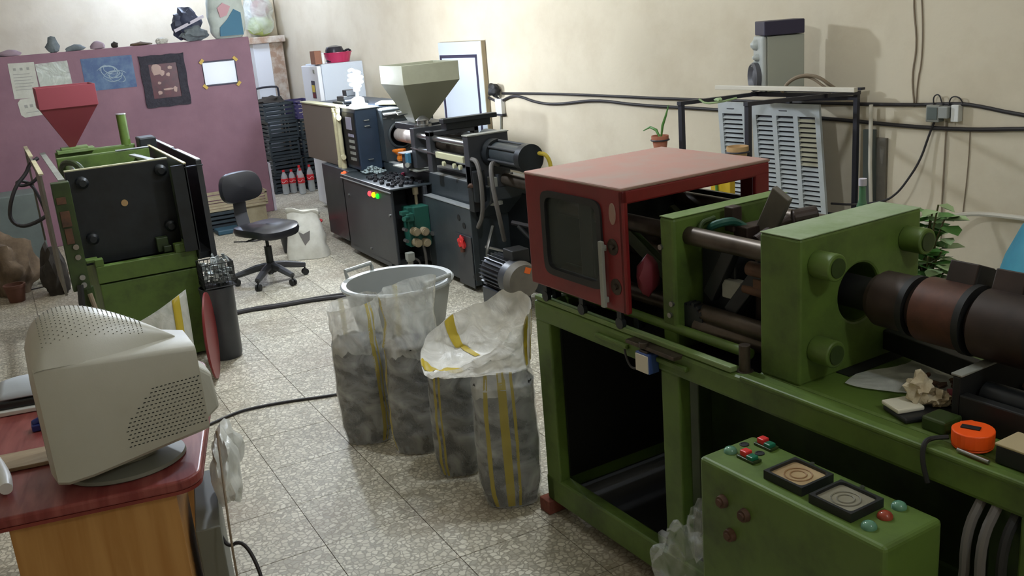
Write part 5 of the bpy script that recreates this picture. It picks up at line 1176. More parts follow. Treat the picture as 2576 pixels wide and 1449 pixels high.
class Sack:
    def __init__(s, name, label, c, w, d, h, rot, lean=(0, 0), seed=1, fill=0.7, flare=0.0, tilt=0.0, pinch=0.8):
        s.c = Vector((c[0], c[1], 0.0)); s.w, s.d, s.h = w, d, h; s.rot = rot; s.lean = Vector((lean[0], lean[1], 0)); s.seed = seed; s.fill = fill; s.flare = flare; s.tilt = tilt; s.pinch = pinch
        s.root = thing(name, label, 'sack', (c[0], c[1], 0), group='clear sacks of dark regrind in the aisle')
    def S(s, u, v, k=1.0):
        t = 2*pi*u; e = 0.72
        a, b = math.copysign(abs(cos(t))**e, cos(t)), math.copysign(abs(sin(t))**e, sin(t))
        bulge = 0.86 + 0.14*min(1, v/0.12) + 0.05*sin(pi*min(1, v/s.fill))
        if v > s.fill:
            q = (v-s.fill)/(1-s.fill); bulge *= 1 - (1-s.pinch)*sin(pi*q*0.75)*0.8 + s.flare*q*q
        n1 = noise.noise(Vector((cos(t)*1.6+s.seed*5.3, sin(t)*1.6, v*s.h*7)))
        n2 = noise.noise(Vector((cos(t)*5+s.seed*2.1, sin(t)*5, v*s.h*16)))
        n3 = noise.noise(Vector((cos(t)*2.5+s.seed, sin(t)*2.5, v*s.h*34)))
        amp = 1.0 if v < s.fill else 2.4
        k2 = bulge*(1 + 0.055*n1*amp + 0.028*n2*amp + 0.016*n3)*k
        x, y = s.w/2*a*k2, s.d/2*b*k2
        z = 0.004 + s.h*v + (s.tilt*a*max(0, v-s.fill)*s.h + 0.02*n1*amp*max(0, v-0.85) if v > 0 else 0)
        p = Vector((x*cos(s.rot)-y*sin(s.rot), x*sin(s.rot)+y*cos(s.rot), z))
        return s.c + p + s.lean*(v*v)
    def build(s, stripes, m='film_clear'):
        f = s.fill
        tag(MB().grid(lambda u, v: s.S(u, v*f, 0.965) + Vector((0, 0, 0.004+0.035*v**6*noise.noise(Vector((4*cos(2*pi*u), 4*sin(2*pi*u), s.seed))))), 48, 34, True)
            .add([tuple(s.S(i/48, f, 0.965)) for i in range(48)] + [tuple(s.c+s.lean*f*f+Vector((0, 0, s.h*f+0.03)))], [(i, (i+1) % 48, 48) for i in range(48)])
            .add([tuple(s.S(i/48, 0, 0.965)+Vector((0, 0, 0.004))) for i in range(48)], [tuple(range(48))]).build('regrind', 'pellets', s.root, smooth=True), kind='stuff')
        vb = lambda u: f*0.93 + 0.035*noise.noise(Vector((3*cos(2*pi*u), 3*sin(2*pi*u), s.seed*4.0))) + 0.02*noise.noise(Vector((9*cos(2*pi*u), 9*sin(2*pi*u), s.seed)))
        MB().grid(lambda u, v: s.S(u, v*vb(u)), 72, 44, True).add([tuple(s.S(i/72, 0)) for i in range(72)], [tuple(range(72))]).build('film', m, s.root, smooth=True)
        MB().grid(lambda u, v: s.S(u, vb(u)+(1-vb(u))*v), 72, 26, True).build('neck', 'film_neck', s.root, smooth=True)
        for (u0, u1, v1) in stripes:
            MB().grid(lambda u, v: (lambda p, q: p + (p-q)*0.02)(s.S(u0+(u1-u0)*u, 0.01+(v1-0.01)*v), s.S(u0+(u1-u0)*u, 0.01+(v1-0.01)*v, 0.9)), 3, 60).build('yellow_stripe', 'stripe_thin', s.root, smooth=True)
s1 = Sack('regrind_sack', 'clear sack of dark regrind, farthest left of the four', (0.915, 1.66), 0.25, 0.23, 0.70, radians(-25), seed=1, fill=0.72, pinch=0.95, lean=(-0.01, 0.0), tilt=0.10)
s1.build([(0.835, 0.862, 1.0), (0.875, 0.888, 1.0), (0.30, 0.33, 1.0)])
s2 = Sack('regrind_sack', 'tallest clear sack of dark regrind, with an open upright neck', (1.075, 1.40), 0.25, 0.23, 0.79, radians(-25), seed=2, fill=0.66, pinch=0.85, lean=(0.03, 0.02), tilt=0.10, flare=0.18)
s2.build([(0.545, 0.575, 1.0), (0.30, 0.335, 1.0), (0.035, 0.06, 1.0)])
s3 = Sack('regrind_sack', 'clear sack of dark regrind between the tall sack and the flared one', (1.125, 1.07), 0.21, 0.21, 0.60, radians(-25), seed=3, fill=0.86, pinch=0.7, lean=(0.01, 0.0))
s3.build([(0.63, 0.655, 1.0), (0.675, 0.69, 1.0)])
s4 = Sack('regrind_sack', 'clear sack of dark regrind nearest the green stand with wide flared neck', (1.185, 0.69), 0.255, 0.23, 0.60, radians(-25), seed=4, fill=0.88, pinch=0.9)
s4.build([(0.66, 0.685, 1.0), (0.735, 0.755, 1.0), (0.77, 0.782, 1.0)])
# flared, folded-over neck of the nearest sack: rings from its shoulder out to a slanting mouth
mouth_c = Vector((1.128, 0.775, 0.735))
def neck(u, v):
    t = 2*pi*u; base = s4.S(u, 0.99)
    ru = Vector((0.886, -0.463, 0)); rb = Vector((0.463, 0.886, 0))
    a, b = math.copysign(abs(cos(t))**0.8, cos(t)), math.copysign(abs(sin(t))**0.8, sin(t))
    mouth = mouth_c + ru*(0.235*a) + rb*(0.13*b) + Vector((0, 0, 0.10*a + 0.075*b - 0.02*a*b))
    mid = mouth_c + ru*(0.215*a) + rb*(-0.01+0.14*b) + Vector((0, 0, -0.12 + 0.035*a))
    p = base*(1-v)**2 + mid*2*v*(1-v) + mouth*v*v
    n = noise.noise(Vector((a*3, b*3, v*3)))*0.02 + noise.noise(Vector((a*7, b*7, v*8)))*0.009
    return p + (rb*n*1.0 + Vector((0, 0, n)))*min(1, v*2)
MB().grid(neck, 80, 26, True).build('flared_neck', 'film_white', s4.root, smooth=True)
for u0, u1 in ((0.50, 0.535), (0.965, 0.99), (0.90, 0.925), (0.30, 0.33)):
    for sg in (-1, 1):
        def nst(u, v):
            uu, vv = u0+(u1-u0)*u, 0.12+0.87*v
            p = neck(uu, vv); q = (neck(uu+0.004, vv)-p).cross(neck(uu, vv+0.008)-p); q.normalize(); return p + q*(0.003*sg)
        MB().grid(nst, 4, 30).build('yellow_stripe', 'stripe_yellow', s4.root, smooth=True)
tag(Tb([(0.20, 4.30, 0.013), (0.768, 4.30, 0.013), (0.95, 4.34, 0.013), (1.17, 4.27, 0.013), (1.45, 4.24, 0.013), (1.75, 4.10, 0.013), (2.1, 4.15, 0.013)], 0.016, smooth=2).build('floor_cable', 'cable', origin=(1.0, 4.3, 0), smooth=True), 'thick dark cable crossing the aisle floor before the chair', 'cable')
tag(Tb([(0.28, 4.33, 0.011), (0.75, 4.36, 0.011), (1.0, 4.38, 0.011), (1.2, 4.32, 0.011), (1.5, 4.29, 0.011), (1.8, 4.2, 0.011)], 0.010, smooth=2).build('floor_cable', 'cable', origin=(1.0, 4.35, 0), smooth=True), 'thinner dark cable lying just behind the thick aisle cable', 'cable')
tag(Tb([(0.02, 2.25, 0.008), (0.252, 2.334, 0.008), (0.40, 2.40, 0.008), (0.484, 2.42, 0.008), (0.70, 2.38, 0.008), (0.928, 2.295, 0.008), (1.3, 2.22, 0.008)], 0.008, smooth=2).build('floor_cable', 'cable', origin=(0.5, 2.3, 0), smooth=True), 'thin dark cable running behind the monitor to the sacks', 'cable')

# bag with a yellow stripe behind the monitor
o = thing('empty_bag', 'clear empty bag with broad yellow stripe behind the monitor', 'bag', (0.13, 2.38, 0))
tri = lambda u, v: (-0.14+0.40*u+0.02*v, 2.40+0.03*sin(5*u+2*v)+0.05*(1-v), 0.001+(0.56+0.17*u)*v)
MB().grid(tri, 20, 20).build('bag_film', 'film_bag', o, smooth=True, solid=0.004)
MB().grid(lambda u, v: (lambda p: (p[0], p[1]-0.006, p[2]))(tri(0.80+0.10*u, v)), 3, 20).build('yellow_stripe', 'stripe_yellow', o, smooth=True, solid=0.003)
MB().blob((0.06, 2.47, 0.14), (0.17, 0.06, 0.139), 31, 0.2, 3, 2, 0.002).build('bag_content', 'film_haze', o, smooth=True)

# ------------------------------------------------------------------ heap at far left
lump('rag_heap', 'heap of brown cloth sacks on floor at far left', 'heap', (-0.58, 6.50, 0.20), (0.24, 0.22, 0.28), 'rag_brown', 41, 0.3, 4, 2.4, 0.0)
lump('rag_heap', 'dark cloth bundle between the brown heap and left machine', 'heap', (-0.20, 6.12, 0.16), (0.10, 0.13, 0.26), 'rag_dark', 43, 0.3, 3, 2.2, 0.0)
lump('rag_heap', 'small tan bundle at the foot of the brown heap', 'heap', (-0.20, 6.62, 0.05), (0.10, 0.09, 0.07), 'rag_brown', 45, 0.3, 3, 2.2, 0.0)
o = thing('clay_pot', 'terracotta pot half buried at the front of the brown heap', 'pot', (-0.52, 6.10, 0))
MB().lathe([(0.06, 0), (0.08, 0.12), (0.085, 0.12), (0.085, 0.145), (0.072, 0.145), (0.06, 0.02), (0, 0.02)], (-0.52, 6.10, 0.001), 24).build('pot', 'brown_pot', o, smooth=True)
tag(Bx((-0.95, 6.92, 0.0), (-0.19, 7.30, 0.76)).build('grey_cabinet', 'greygreen', origin=(-0.55, 7.1, 0), bevel=0.01), 'dull grey-green cabinet behind the hose loops at far left', 'cabinet')
o = thing('white_tube', 'white tube leaning behind the brown heap at left edge', 'tube', (-0.5, 6.8, 0))
MB().beam((-0.66, 6.82, 0.86), (-0.47, 6.80, 0.02), 0.07, 0.05).build('tube', 'white_plastic', o, bevel=0.012)
tag(Tb([(-1.2, 6.45, 0.005), (-0.6, 6.4, 0.005), (-0.2, 6.46, 0.005), (0.0, 6.5, 0.005)], 0.005, smooth=2).build('floor_wire', 'cable', origin=(-0.5, 6.4, 0), smooth=True), 'thin dark wire on floor before the brown heap', 'wire')

# ------------------------------------------------------------------ desk and monitor, left foreground
DF = Frame((-0.10, 0.10, 0), -10.0)
D = thing('desk', 'red topped wooden desk in the left foreground', 'desk', (-0.45, 0.4, 0), DF)
arc = lambda cx, cy, r, a0, a1, n=8: [(cx+r*cos(radians(a0+(a1-a0)*i/n)), cy+r*sin(radians(a0+(a1-a0)*i/n))) for i in range(n+1)]
top = [(-1.3, 0.0)] + arc(-0.075, 0.075, 0.075, -90, 0) + [(0.04, 0.60), (0.05, 0.66)] + arc(-0.06, 1.02, 0.1, 0, 90) + [(-1.3, 1.12)]
MB().prism(top, 0.718, 0.75, 'z').build('desk_top', 'desk_red', D, bevel=0.008, segs=3)
MB().prism([(x*0.999, y+0.002) for x, y in top], 0.708, 0.7185, 'z').build('edge_band', 'desk_edge', D)
MB().mm((-0.522, 0.03, 0.02), (-0.078, 0.05, 0.71)).mm((-0.522, 0.05, 0.02), (-0.504, 0.50, 0.71)).mm((-0.096, 0.05, 0.02), (-0.078, 0.50, 0.71)).mm((-0.522, 0.48, 0.02), (-0.078, 0.50, 0.71)).build('pedestal', 'veneer', D, bevel=0.002)
Bx((-0.515, 0.04, 0.0), (-0.085, 0.49, 0.021)).build('plinth', 'dark', D)
Bx((-1.28, 0.03, 0.0), (-1.25, 1.08, 0.71)).build('end_panel', 'veneer', D)
Bx((-1.25, 1.04, 0.25), (-0.1, 1.06, 0.709)).build('modesty_panel', 'veneer', D)
Bx((-0.12, 0.95, 0.0), (-0.06, 1.04, 0.709)).build('leg', 'veneer', D)
# CRT monitor seen from its side and back
M_ = thing('crt_monitor', 'old bulky light grey computer monitor turned away on the desk', 'monitor', (-0.27, 0.36, 0.751))
secs = [  # x, y near, y far, z bottom, z top
    (-0.474, 0.205, 0.545, 0.830, 1.115), (-0.462, 0.180, 0.572, 0.803, 1.143), (-0.435, 0.172, 0.580, 0.798, 1.148), (-0.37, 0.173, 0.572, 0.802, 1.144), (-0.30, 0.180, 0.548, 0.810, 1.136),
    (-0.22, 0.189, 0.515, 0.820, 1.126), (-0.14, 0.198, 0.475, 0.830, 1.117), (-0.06, 0.207, 0.432, 0.839, 1.107), (-0.036, 0.211, 0.420, 0.843, 1.104)]
def msec(x, y0, y1, zb, zt):
    r_ = 0.012
    return [(x, y0+r_, zb), (x, y0, zb+r_), (x, y0, zb+0.5*(zt-zb)), (x, y0, zt-r_), (x, y0+r_*0.4, zt-r_*0.4), (x, y0+r_, zt), (x, (y0+y1)/2, zt), (x, y1-r_, zt), (x, y1-r_*0.4, zt-r_*0.4), (x, y1, zt-r_), (x, y1, zb+0.5*(zt-zb)), (x, y1, zb+r_), (x, y1-r_, zb)]
def at_x(x):
    for p, q in zip(secs, secs[1:]):
        if p[0] <= x <= q[0]:
            t = (x-p[0])/(q[0]-p[0]); return [p[k]+(q[k]-p[k])*t for k in range(5)]
    return secs[-1]
rings = [msec(*s_) for s_ in secs]; nr = len(rings[0]); vs = [p for r_ in rings for p in r_]; fs = []
for i in range(len(rings)-1):
    for k in range(nr):
        j = (k+1) % nr; fs.append((i*nr+k, i*nr+j, (i+1)*nr+j, (i+1)*nr+k))
fs += [tuple(range(nr)), tuple(range(len(rings)*nr-1, (len(rings)-1)*nr-1, -1))]
MB().add(vs, fs).build('shell', 'monitor_shell', M_, smooth=True)
def hump(u, v):
    """u along the depth from the front rim to the rear tip, v across"""
    x = -0.466 + 0.396*u; _, y0, y1, zb, zt = at_x(x)
    full = (y1-y0)/2; cy = (y0+y1)/2 + 0.02*u
    w_ = full*(1.0 if u < 0.30 else max(0.0, 1-((u-0.30)/0.70)**1.7))
    hgt = 0.108*max(0.0, sin(pi*min(1, (u*1.0)**0.62)))**0.9 if u < 0.999 else 0.0
    s_ = 2*v-1
    return (x, cy + w_*s_, zt - 0.004 + hgt*max(0.0, 1-abs(s_)**2.3) + 0.006*(1-abs(s_)**8))
MB().grid(hump, 44, 28).build('top_hump', 'monitor_shell', M_, smooth=True)
Bx((-0.4752, 0.25, 0.86), (-0.470, 0.50, 1.09)).build('screen', 'dark', M_, bevel=0.003)
MB().add([(-0.04,0.235,0.86),(-0.04,0.40,0.86),(-0.04,0.40,1.04),(-0.04,0.235,1.04),(0.012,0.27,0.88),(0.012,0.37,0.88),(0.004,0.37,0.99),(0.004,0.27,0.99)],[(0,1,2,3),(4,5,6,7),(0,1,5,4),(1,2,6,5),(2,3,7,6),(3,0,4,7)]).build('rear_cap', 'monitor_shell', M_, bevel=0.01)
vt = MB()
for i in range(19):
    for j in range(14):
        x = -0.265+i*0.0118+(j % 2)*0.006; z = 0.86+j*0.0118
        if x < -0.045 and z < 0.90 + 0.125*min(1, (x+0.29)/0.12) and z > 0.852 + (x+0.265)*0.05:
            yn = at_x(x)[1]
            vt.mm((x, yn-0.0008, z), (x+0.0062, yn+0.002, z+0.0024))
tag(vt.build('side_vents', 'dark', M_), kind='stuff')
vt = MB()
for i in range(24):
    for j in range(20):
        u = 0.10+0.70*i/24; v = 0.14+0.72*(j+0.5*(i % 2))/20
        p = hump(u, v)
        vt.box((p[0], p[1], p[2]+0.0002), (0.0032, 0.0032, 0.0018))
tag(vt.build('top_vents', 'monitor_foot', M_), kind='stuff')
MB().lathe([(0.155, 0.0), (0.16, 0.004), (0.157, 0.014), (0.12, 0.022), (0.09, 0.03), (0.08, 0.06), (0.06, 0.075), (0, 0.075)], (-0.27, 0.345, 0.751), 44, sx=1.08, sy=0.92).build('swivel_foot', 'monitor_foot', M_, smooth=True)
# things on the desk
tag(MB().box((-0.52, 0.56, 0.758), (0.20, 0.13, 0.012), (0, 0, -0.15)).build('wooden_board', 'board_wood', origin=(-0.52, 0.56, 0.751), bevel=0.002), 'thin pale wooden board beside the monitor on the desk', 'board')
o = thing('blue_clip', 'small dark blue clip left of the monitor on desk', 'clip', (-0.485, 0.82, 0.751))
MB().mm((-0.51, 0.80, 0.752), (-0.455, 0.845, 0.775)).cyl((-0.505, 0.82, 0.775), (-0.46, 0.82, 0.79), 0.012).build('clip_body', 'blue_small', o, bevel=0.004)
o = thing('plastic_stick', 'white plastic stick lying at left edge of the desk', 'stick', (-0.60, 0.42, 0.751))
Tb([(-0.66, 0.70, 0.775), (-0.62, 0.56, 0.78), (-0.60, 0.42, 0.78), (-0.597, 0.33, 0.775)], [0.016, 0.019, 0.021, 0.018], n=12, smooth=2).build('stick', 'white_plastic', o, smooth=True)
o = thing('folder_pile', 'pile of white and black folders at far left of desk', 'folder', (-0.66, 1.03, 0.751), DF)
Bx((-0.66, 0.83, 0.752), (-0.34, 1.06, 0.768)).build('white_folder', 'white_plastic', o, bevel=0.003)
Bx((-0.67, 0.85, 0.769), (-0.33, 1.07, 0.795)).build('black_folder', 'black_plastic', o, bevel=0.006)
MB().grid(lambda u, v: (-0.66+0.34*u, 0.86+0.2*v, 0.802+0.03*sin(pi*v)*(1+0.4*sin(7*u))), 16, 8).build('loose_cover', 'white_blue', o, smooth=True, solid=0.006)
# beside the pedestal: computer tower and white bags
o = thing('computer_tower', 'grey computer tower on floor beside the desk pedestal', 'computer', (-0.13, 0.36, 0), DF)
Bx((-0.055, 0.16, 0.0), (0.02, 0.60, 0.50)).build('case', 'pc_grey', o, bevel=0.004)
Tb([(0.01, 0.22, 0.45), (0.03, 0.20, 0.40), (0.07, 0.19, 0.42), (0.10, 0.16, 0.38), (0.12, 0.10, 0.30), (0.10, 0.02, 0.2)], 0.006, smooth=2).build('power_lead', 'cable', o, smooth=True)
tag(Tb([(0.055, 0.30, 0.76), (0.056, 0.295, 0.74), (0.05, 0.10, 0.6), (0.045, 0.06, 0.4), (0.05, 0.06, 0.2)], 0.0035, smooth=1).build('desk_wire', 'cable_tan', frame=DF, origin=(0.015, 0.33, 0.2), smooth=True), 'thin grey wire hanging off the desk edge by the monitor', 'wire')
o = thing('white_bag', 'white translucent plastic bag on tower beside the desk', 'bag', (-0.04, 0.45, 0.50), DF)
MB().blob((0.06, 0.36, 0.60), (0.045, 0.15, 0.11), 51, 0.28, 4, 2.0, 0.502).blob((0.075, 0.52, 0.60), (0.05, 0.09, 0.09), 52, 0.28, 3, 2.0, 0.502).build('bag_film', 'film_bag', o, smooth=True)

# ------------------------------------------------------------------ right wall: cables, rack, speaker, louvred panels
def wtube(name, label, cat, pts, r, m):
    return tag(Tb(pts, r, n=8, smooth=2).build(name, m, frame=WF, origin=pts[0], smooth=True), label, cat)
wtube('wall_cable', 'upper dark cable running along the whole right wall', 'cable', [(5.69, -0.014, 1.253), (6.3, -0.014, 1.262), (7.0, -0.014, 1.259), (7.93, -0.014, 1.247), (9.0, -0.014, 1.249), (9.83, -0.014, 1.253), (10.05, -0.014, 1.268), (10.17, -0.014, 1.268), (10.47, -0.014, 1.213), (11.2, -0.014, 1.14)], 0.011, 'cable')
wtube('wall_cable', 'lower sagging dark cable along the right wall', 'cable', [(5.46, -0.016, 1.212), (5.63, -0.016, 1.165), (5.80, -0.016, 1.225), (5.95, -0.016, 1.235), (6.2, -0.016, 1.18), (6.49, -0.016, 1.170), (7.0, -0.016, 1.225), (7.48, -0.016, 1.191), (8.3, -0.016, 1.184), (9.29, -0.016, 1.151), (9.84, -0.016, 1.126), (10.2, -0.016, 1.125), (10.5, -0.016, 1.148), (11.2, -0.016, 1.17)], 0.012, 'cable')
wtube('wall_wire', 'pair of thin tan wires dropping down the wall from the ceiling', 'wire', [(9.83, -0.006, 3.2), (9.82, -0.006, 2.0), (9.79, -0.006, 1.85), (9.83, -0.006, 1.6), (9.80, -0.006, 1.42), (9.826, -0.006, 1.242)], 0.005, 'cable_tan')
wtube('wall_wire', 'second thin tan wire beside the ceiling drop', 'wire', [(9.86, -0.006, 3.2), (9.83, -0.006, 2.0), (9.86, -0.006, 1.7), (9.86, -0.006, 1.5), (9.84, -0.006, 1.4), (9.835, -0.006, 1.26)], 0.004, 'cable_tan')
wtube('wall_wire', 'dark wire swinging from the junction box towards the rack', 'wire', [(9.97, -0.03, 1.17), (9.94, -0.03, 1.09), (9.90, -0.05, 0.93), (9.84, -0.10, 0.80), (9.80, -0.12, 0.74), (9.74, -0.14, 0.69), (9.56, -0.18, 0.655), (9.40, -0.2, 0.65)], 0.007, 'cable')
wtube('wall_wire', 'tan wire hanging straight down below the junction box', 'wire', [(10.03, -0.01, 1.17), (10.03, -0.01, 1.0), (10.025, -0.01, 0.7), (10.03, -0.01, 0.45)], 0.005, 'cable_tan')
wtube('wall_wire', 'faint tan wire hanging right of the junction box', 'wire', [(10.17, -0.005, 1.12), (10.17, -0.005, 0.9), (10.15, -0.005, 0.6)], 0.003, 'cable_tan')
jb = thing('junction_box', 'grey electrical junction box clipped on the wall cables', 'junction box', (10.0, -0.03, 1.21), WF)
MB().mm((9.93, -0.06, 1.165), (10.01, -0.002, 1.262)).build('box_body', 'dusty_grey', jb, bevel=0.004)
Bx((9.94, -0.064, 1.18), (10.0, -0.059, 1.25)).build('box_face', 'greygreen', jb)
MB().mm((10.012, -0.075, 1.19), (10.07, -0.01, 1.258)).build('plug', 'grey_plastic', jb, bevel=0.006)
MB().mm((10.075, -0.05, 1.17), (10.12, -0.002, 1.265)).build('socket', 'white_plastic', jb, bevel=0.004)
Tb([(9.96, -0.03, 1.26), (9.955, -0.03, 1.31), (9.99, -0.03, 1.325), (10.01, -0.03, 1.27)], 0.004, smooth=2).build('loop_wire', 'cable', jb, smooth=True)
Tb([(10.05, -0.03, 1.255), (10.06, -0.03, 1.31), (10.11, -0.03, 1.31), (10.13, -0.02, 1.27)], 0.004, smooth=2).build('loop_wire', 'cable', jb, smooth=True)
ot = thing('wall_socket', 'white wall socket box with black plug above a conduit', 'socket', (5.66, -0.03, 1.15), WF)
Bx((5.60, -0.045, 1.065), (5.70, -0.002, 1.205)).build('socket_box', 'white_plastic', ot, bevel=0.004)
Bx((5.59, -0.05, 1.05), (5.71, -0.002, 1.066)).build('lower_edge', 'rack_dark', ot)
MB().blob((5.63, -0.06, 1.285), (0.065, 0.05, 0.06), 3, 0.25, 3).build('black_plug', 'rubber', ot, smooth=True)
Tb([(5.64, -0.015, 1.05), (5.62, -0.015, 0.9), (5.60, -0.015, 0.5)], 0.008).build('conduit', 'dusty_grey', ot)
Tb([(5.63, -0.05, 1.24), (5.62, -0.03, 1.22), (5.64, -0.02, 1.2)], 0.01).build('plug_lead', 'cable', ot)
# rack
RK = thing('rack', 'dark steel frame rack standing by the right wall', 'rack', (9.3, -0.65, 0), WF)
fx0, fx1 = 9.0, 9.50
for x, y, h in ((fx0, -1.10, 1.37), (fx1, -1.10, 1.38), (fx0, -0.10, 1.30), (fx1, -0.10, 1.335)):
    MB().beam((x, y, 0), (x, y, h), 0.028, 0.028, up=(1, 0, 0)).build('leg', 'rack_dark', RK)
for x, h0, h1 in ((fx0, 1.372, 1.34), (fx1, 1.382, 1.33)):
    MB().beam((x, -1.12, h0), (x, -0.08, h1), 0.03, 0.022).build('cross_bar', 'rack_dark', RK)
MB().beam((fx0, -0.10, 1.28), (fx1, -0.10, 1.30), 0.025, 0.025).beam((fx0, -0.10, 0.55), (fx1, -0.10, 0.55), 0.025, 0.025).build('rear_bar', 'rack_dark', RK)
MB().prism([(9.40, -0.12), (9.53, -0.10), (9.53, -0.06)], 1.345, 1.36, 'z').build('gusset', 'rack_dark', RK)
MB().mm((8.96, -0.43, 1.336), (9.53, -0.40, 1.362)).mm((8.96, -0.18, 1.336), (9.53, -0.15, 1.362)).build('shelf_bar', 'rack_dark', RK)
o = tag(MB().beam((8.74, -0.50, 1.397), (9.78, -0.52, 1.397), 0.035, 0.026).build('white_bar', 'pipe_white', frame=WF, origin=(9.2, -0.4, 1.37), bevel=0.003), 'long white bar lying across the rack cross bars', 'bar')
# speaker box on the rack
sp_ = thing('loudspeaker', 'grey box loudspeaker with moulded front on the rack top', 'speaker', (9.08, -0.30, 1.364), WF)
SM = Matrix.Translation((9.085, -0.29, 0)) @ Matrix.Rotation(radians(-34), 4, 'Z')
MB().mm((-0.095, -0.115, 1.364), (0.095, 0.115, 1.70), SM).build('cabinet', 'speaker_grey', sp_, bevel=0.004)
MB().mm((-0.098, -0.15, 1.366), (0.098, -0.116, 1.703), SM).build('front_panel', 'speaker_front', sp_, bevel=0.02, segs=3)
for x, z, r_ in ((-0.02, 1.65, 0.035), (0.02, 1.575, 0.024), (-0.01, 1.53, 0.024)):
    MB().lathe([(r_, 0), (r_*0.9, 0.018), (r_*0.4, 0.036), (0, 0.038)], (0, 0, 0), 20, M=SM @ Matrix.Translation((x, -0.149, z)) @ Matrix.Rotation(pi/2, 4, 'X')).build('tweeter', 'speaker_front', sp_, smooth=True)
MB().lathe([(0.088, 0), (0.09, 0.03), (0.078, 0.042), (0.05, 0.02), (0, 0.03)], (0, 0, 0), 32, M=SM @ Matrix.Translation((0, -0.149, 1.455)) @ Matrix.Rotation(pi/2, 4, 'X')).build('woofer', 'speaker_cone', sp_, smooth=True)
tag(MB().mm((-0.085, -0.14, 1.705), (0.115, 0.11, 1.79), SM).build('black_device', 'card_frame', frame=WF, origin=(9.085, -0.29, 1.705), bevel=0.006), 'flat dark device lying on top of the loudspeaker', 'device')
tag(Tb([(9.22, -0.45, 1.368), (9.26, -0.45, 1.43), (9.34, -0.43, 1.47), (9.44, -0.40, 1.46), (9.50, -0.36, 1.40), (9.50, -0.3, 1.372)], 0.010, smooth=2).tube([(9.20, -0.44, 1.37), (9.28, -0.42, 1.45), (9.38, -0.40, 1.46), (9.47, -0.37, 1.39)], 0.008, smooth=2).build('cable_loop', 'cable_tan', frame=WF, origin=(9.3, -0.4, 1.366), smooth=True), 'tan cable loop lying on the rack beside the loudspeaker', 'cable')
tag(Tb([(9.05, -1.0, 1.385), (9.10, -1.0, 1.36), (9.2, -0.98, 1.37), (9.25, -0.9, 1.385)], 0.006, smooth=1).blob((9.18, -0.98, 1.383), (0.03, 0.012, 0.012), 2, 0.3, 2).build('yellowed_sprig', 'leaf_pale', frame=WF, origin=(9.1, -1.0, 1.37), smooth=True), 'pale dried sprig caught on the rack bars', 'plant')
# louvred panels leaning under the rack
def louvre(name, label, x0, x1, y, zt, lean, m2=None, cols=3, ns=20):
    """x0..x1 along the wall, top at zt; leans towards the wall at the top"""
    r = thing(name, label, 'louvre', ((x0+x1)/2, y-lean, 0), WF)
    def Q(x, z, d=0.0): return (x + 0.22*(zt-z)/zt, y - lean*(1-z/zt) - d, z)
    def bar(xa, za, xb, zb, d0, d1):
        return [Q(xa, za, d0), Q(xb, za, d0), Q(xb, zb, d0), Q(xa, zb, d0), Q(xa, za, d1), Q(xb, za, d1), Q(xb, zb, d1), Q(xa, zb, d1)]
    FC = [(0, 3, 2, 1), (4, 5, 6, 7), (0, 1, 5, 4), (1, 2, 6, 5), (2, 3, 7, 6), (3, 0, 4, 7)]
    w_ = (x1-x0-0.035*(cols+1))/cols
    fr = MB()
    fr.add(bar(x0, zt-0.075, x1, zt, 0, 0.02), FC).add(bar(x0, 0.02, x1, 0.08, 0, 0.02), FC)
    for c in range(cols+1):
        xa = x0+c*(w_+0.035); fr.add(bar(xa, 0.08, xa+0.035, zt-0.075, 0, 0.02), FC)
    fr.build('frame', 'louver', r)
    fr = MB().add(bar(x0+0.01, 0.03, x1-0.01, zt-0.02, -0.006, -0.001), FC); fr.build('back_sheet', 'rack_dark' if m2 is None else m2, r)
    step = (zt-0.075-0.42)/ns
    for c in range(cols):
        xa = x0+0.035+c*(w_+0.035)
        for k in range(ns):
            z = 0.42+k*step
            sl = MB().add([Q(xa, z, 0.004), Q(xa+w_, z, 0.004), Q(xa+w_, z+step*0.45, 0.0), Q(xa, z+step*0.45, 0.0), Q(xa, z-step*0.12, 0.020), Q(xa+w_, z-step*0.12, 0.020), Q(xa+w_, z+step*0.33, 0.006), Q(xa, z+step*0.33, 0.006)], FC)
            sl.build('slat', 'louver_yellowed' if (c == cols-1 and k > ns*0.6 and m2) else 'louver', r)
    low = MB().add(bar(x0+0.02, 0.08, x1-0.02, 0.42, 0.0, 0.008), FC); low.build('lower_sheet', 'louver', r)
    MB().add(bar((x0+x1)/2-0.04, zt-0.045, (x0+x1)/2+0.02, zt-0.04, 0.02, 0.024), FC).build('clip_mark', 'rack_dark', r)
louvre('louvre_panel', 'white louvred panel, wider front one leaning under the rack', 8.80, 9.33, -0.22, 1.268, 0.14, 'rack_dark', 3, 26)
louvre('louvre_panel', 'narrower white louvred panel behind the rack front leg', 8.53, 8.77, -0.24, 1.272, 0.14, None, 1, 26)
o = thing('leaning_boards', 'dull boards and tube leaning on wall right of the rack', 'board', (9.59, -0.05, 0), WF)
MB().beam((9.58, -0.05, 0.0), (9.55, -0.03, 1.10), 0.02, 0.08, up=(1, 0, 0)).build('board', 'greygreen', o)
MB().tube([(9.60, -0.10, 1.26), (9.59, -0.08, 0.9), (9.62, -0.06, 0.0)], 0.012, n=8).build('tube', 'pipe_white', o)
MB().mm((9.545, -0.022, 0.0), (9.66, -0.004, 1.05)).build('backing', 'guard_taupe', o)
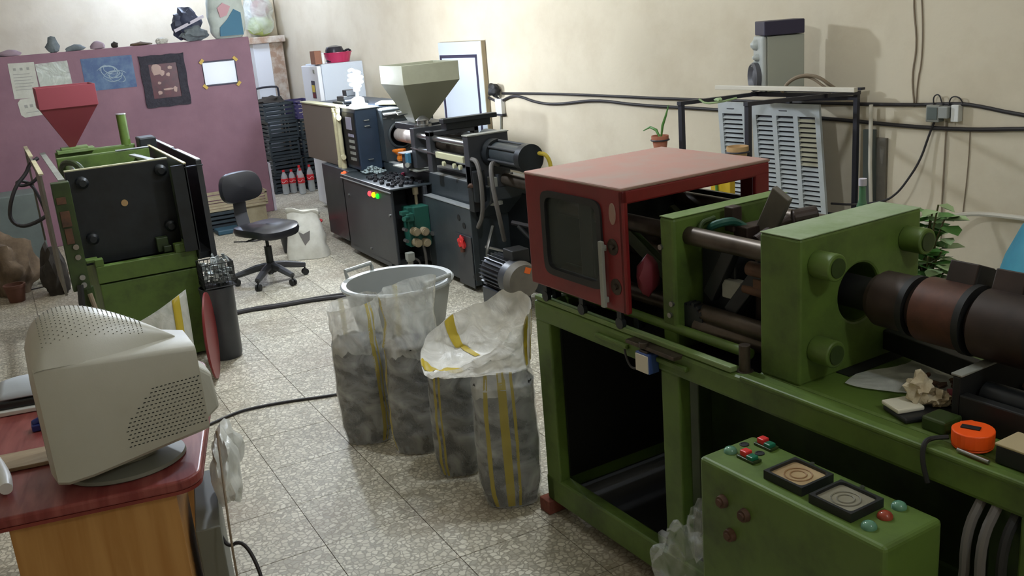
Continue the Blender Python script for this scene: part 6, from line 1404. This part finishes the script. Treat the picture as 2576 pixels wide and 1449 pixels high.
# pots hung on the rack's front legs
def pot(label, x, y, z, m, r_, leafy):
    o = thing('flower_pot', label, 'pot', (x, y, z), WF)
    MB().lathe([(r_*0.72, 0), (r_*0.9, r_*1.15), (r_, r_*1.15), (r_, r_*1.6), (r_*0.9, r_*1.6), (r_*0.85, r_*1.3), (0, r_*1.3)], (x, y, z), 28).build('pot', m, o, smooth=True)
    MB().tube([(x+r_*1.02*cos(2*pi*i/24), y+r_*1.02*sin(2*pi*i/24), z+r_*1.1) for i in range(25)], 0.005, n=6).build('hanger_ring', 'rack_dark', o)
    if leafy:
        for pts in leafy: Tb(pts, [0.006, 0.009, 0.007, 0.003][:len(pts)], n=6).build('leaf', 'leaf', o, smooth=True)
pot('terracotta pot with long thin leaves hung on the far rack leg', 8.90, -1.185, 1.105, 'terracotta', 0.052, [
    [(8.90, -1.185, 1.175), (8.87, -1.185, 1.22), (8.82, -1.185, 1.235), (8.76, -1.185, 1.21)], [(8.91, -1.185, 1.175), (8.93, -1.19, 1.25), (8.96, -1.19, 1.31), (8.98, -1.185, 1.37)]])
pot('tan pot with pale rim hung on the near rack leg', 9.50, -1.19, 1.065, 'tan_pot', 0.06, None)
wtube('white_pipe', 'bent white pipe bracketed low on the right wall', 'pipe', [(10.03, -0.30, 0.60), (10.12, -0.2, 0.64), (10.24, -0.06, 0.665), (10.5, -0.03, 0.66), (11.2, -0.03, 0.655)], 0.014, 'pipe_white')

# ------------------------------------------------------------------ lamps out of frame
def hanging(label, x, y, z, m, cat='lamp'):
    o = thing('hanging_bulb', label, cat, (x, y, z))
    Cy((x, y, z+0.14), (x, y, H), 0.004, n=6).build('cord', 'cable', o)
    MB().lathe([(0.022, 0.06), (0.024, 0.14), (0.0, 0.145)], (x, y, z), 16).build('bulb_holder', 'black_plastic', o, smooth=True)
    MB().lathe([(0, -0.075), (0.035, -0.066), (0.06, -0.03), (0.062, 0.0), (0.045, 0.04), (0.022, 0.062), (0.0, 0.063)], (x, y, z), 24).build('bulb', m, o, smooth=True)
hanging('bare glowing bulb hanging over the aisle', 1.25, 4.0, 2.62, 'bulb_main')
hanging('bare glowing bulb hanging before the back wall above the partition', 1.5, 9.25, 2.85, 'bulb_back')
hanging('added fill bulb out of view above the fridge corner', 2.15, 8.75, 2.95, 'bulb_far_fill')  # extra source put in to lift the dim wall corner
hanging('bare glowing bulb hanging high over the red guard', 1.45, 0.75, 2.60, 'bulb_near')
hanging('bare glowing bulb hanging behind the camera', 1.2, -2.7, 2.80, 'bulb_front')
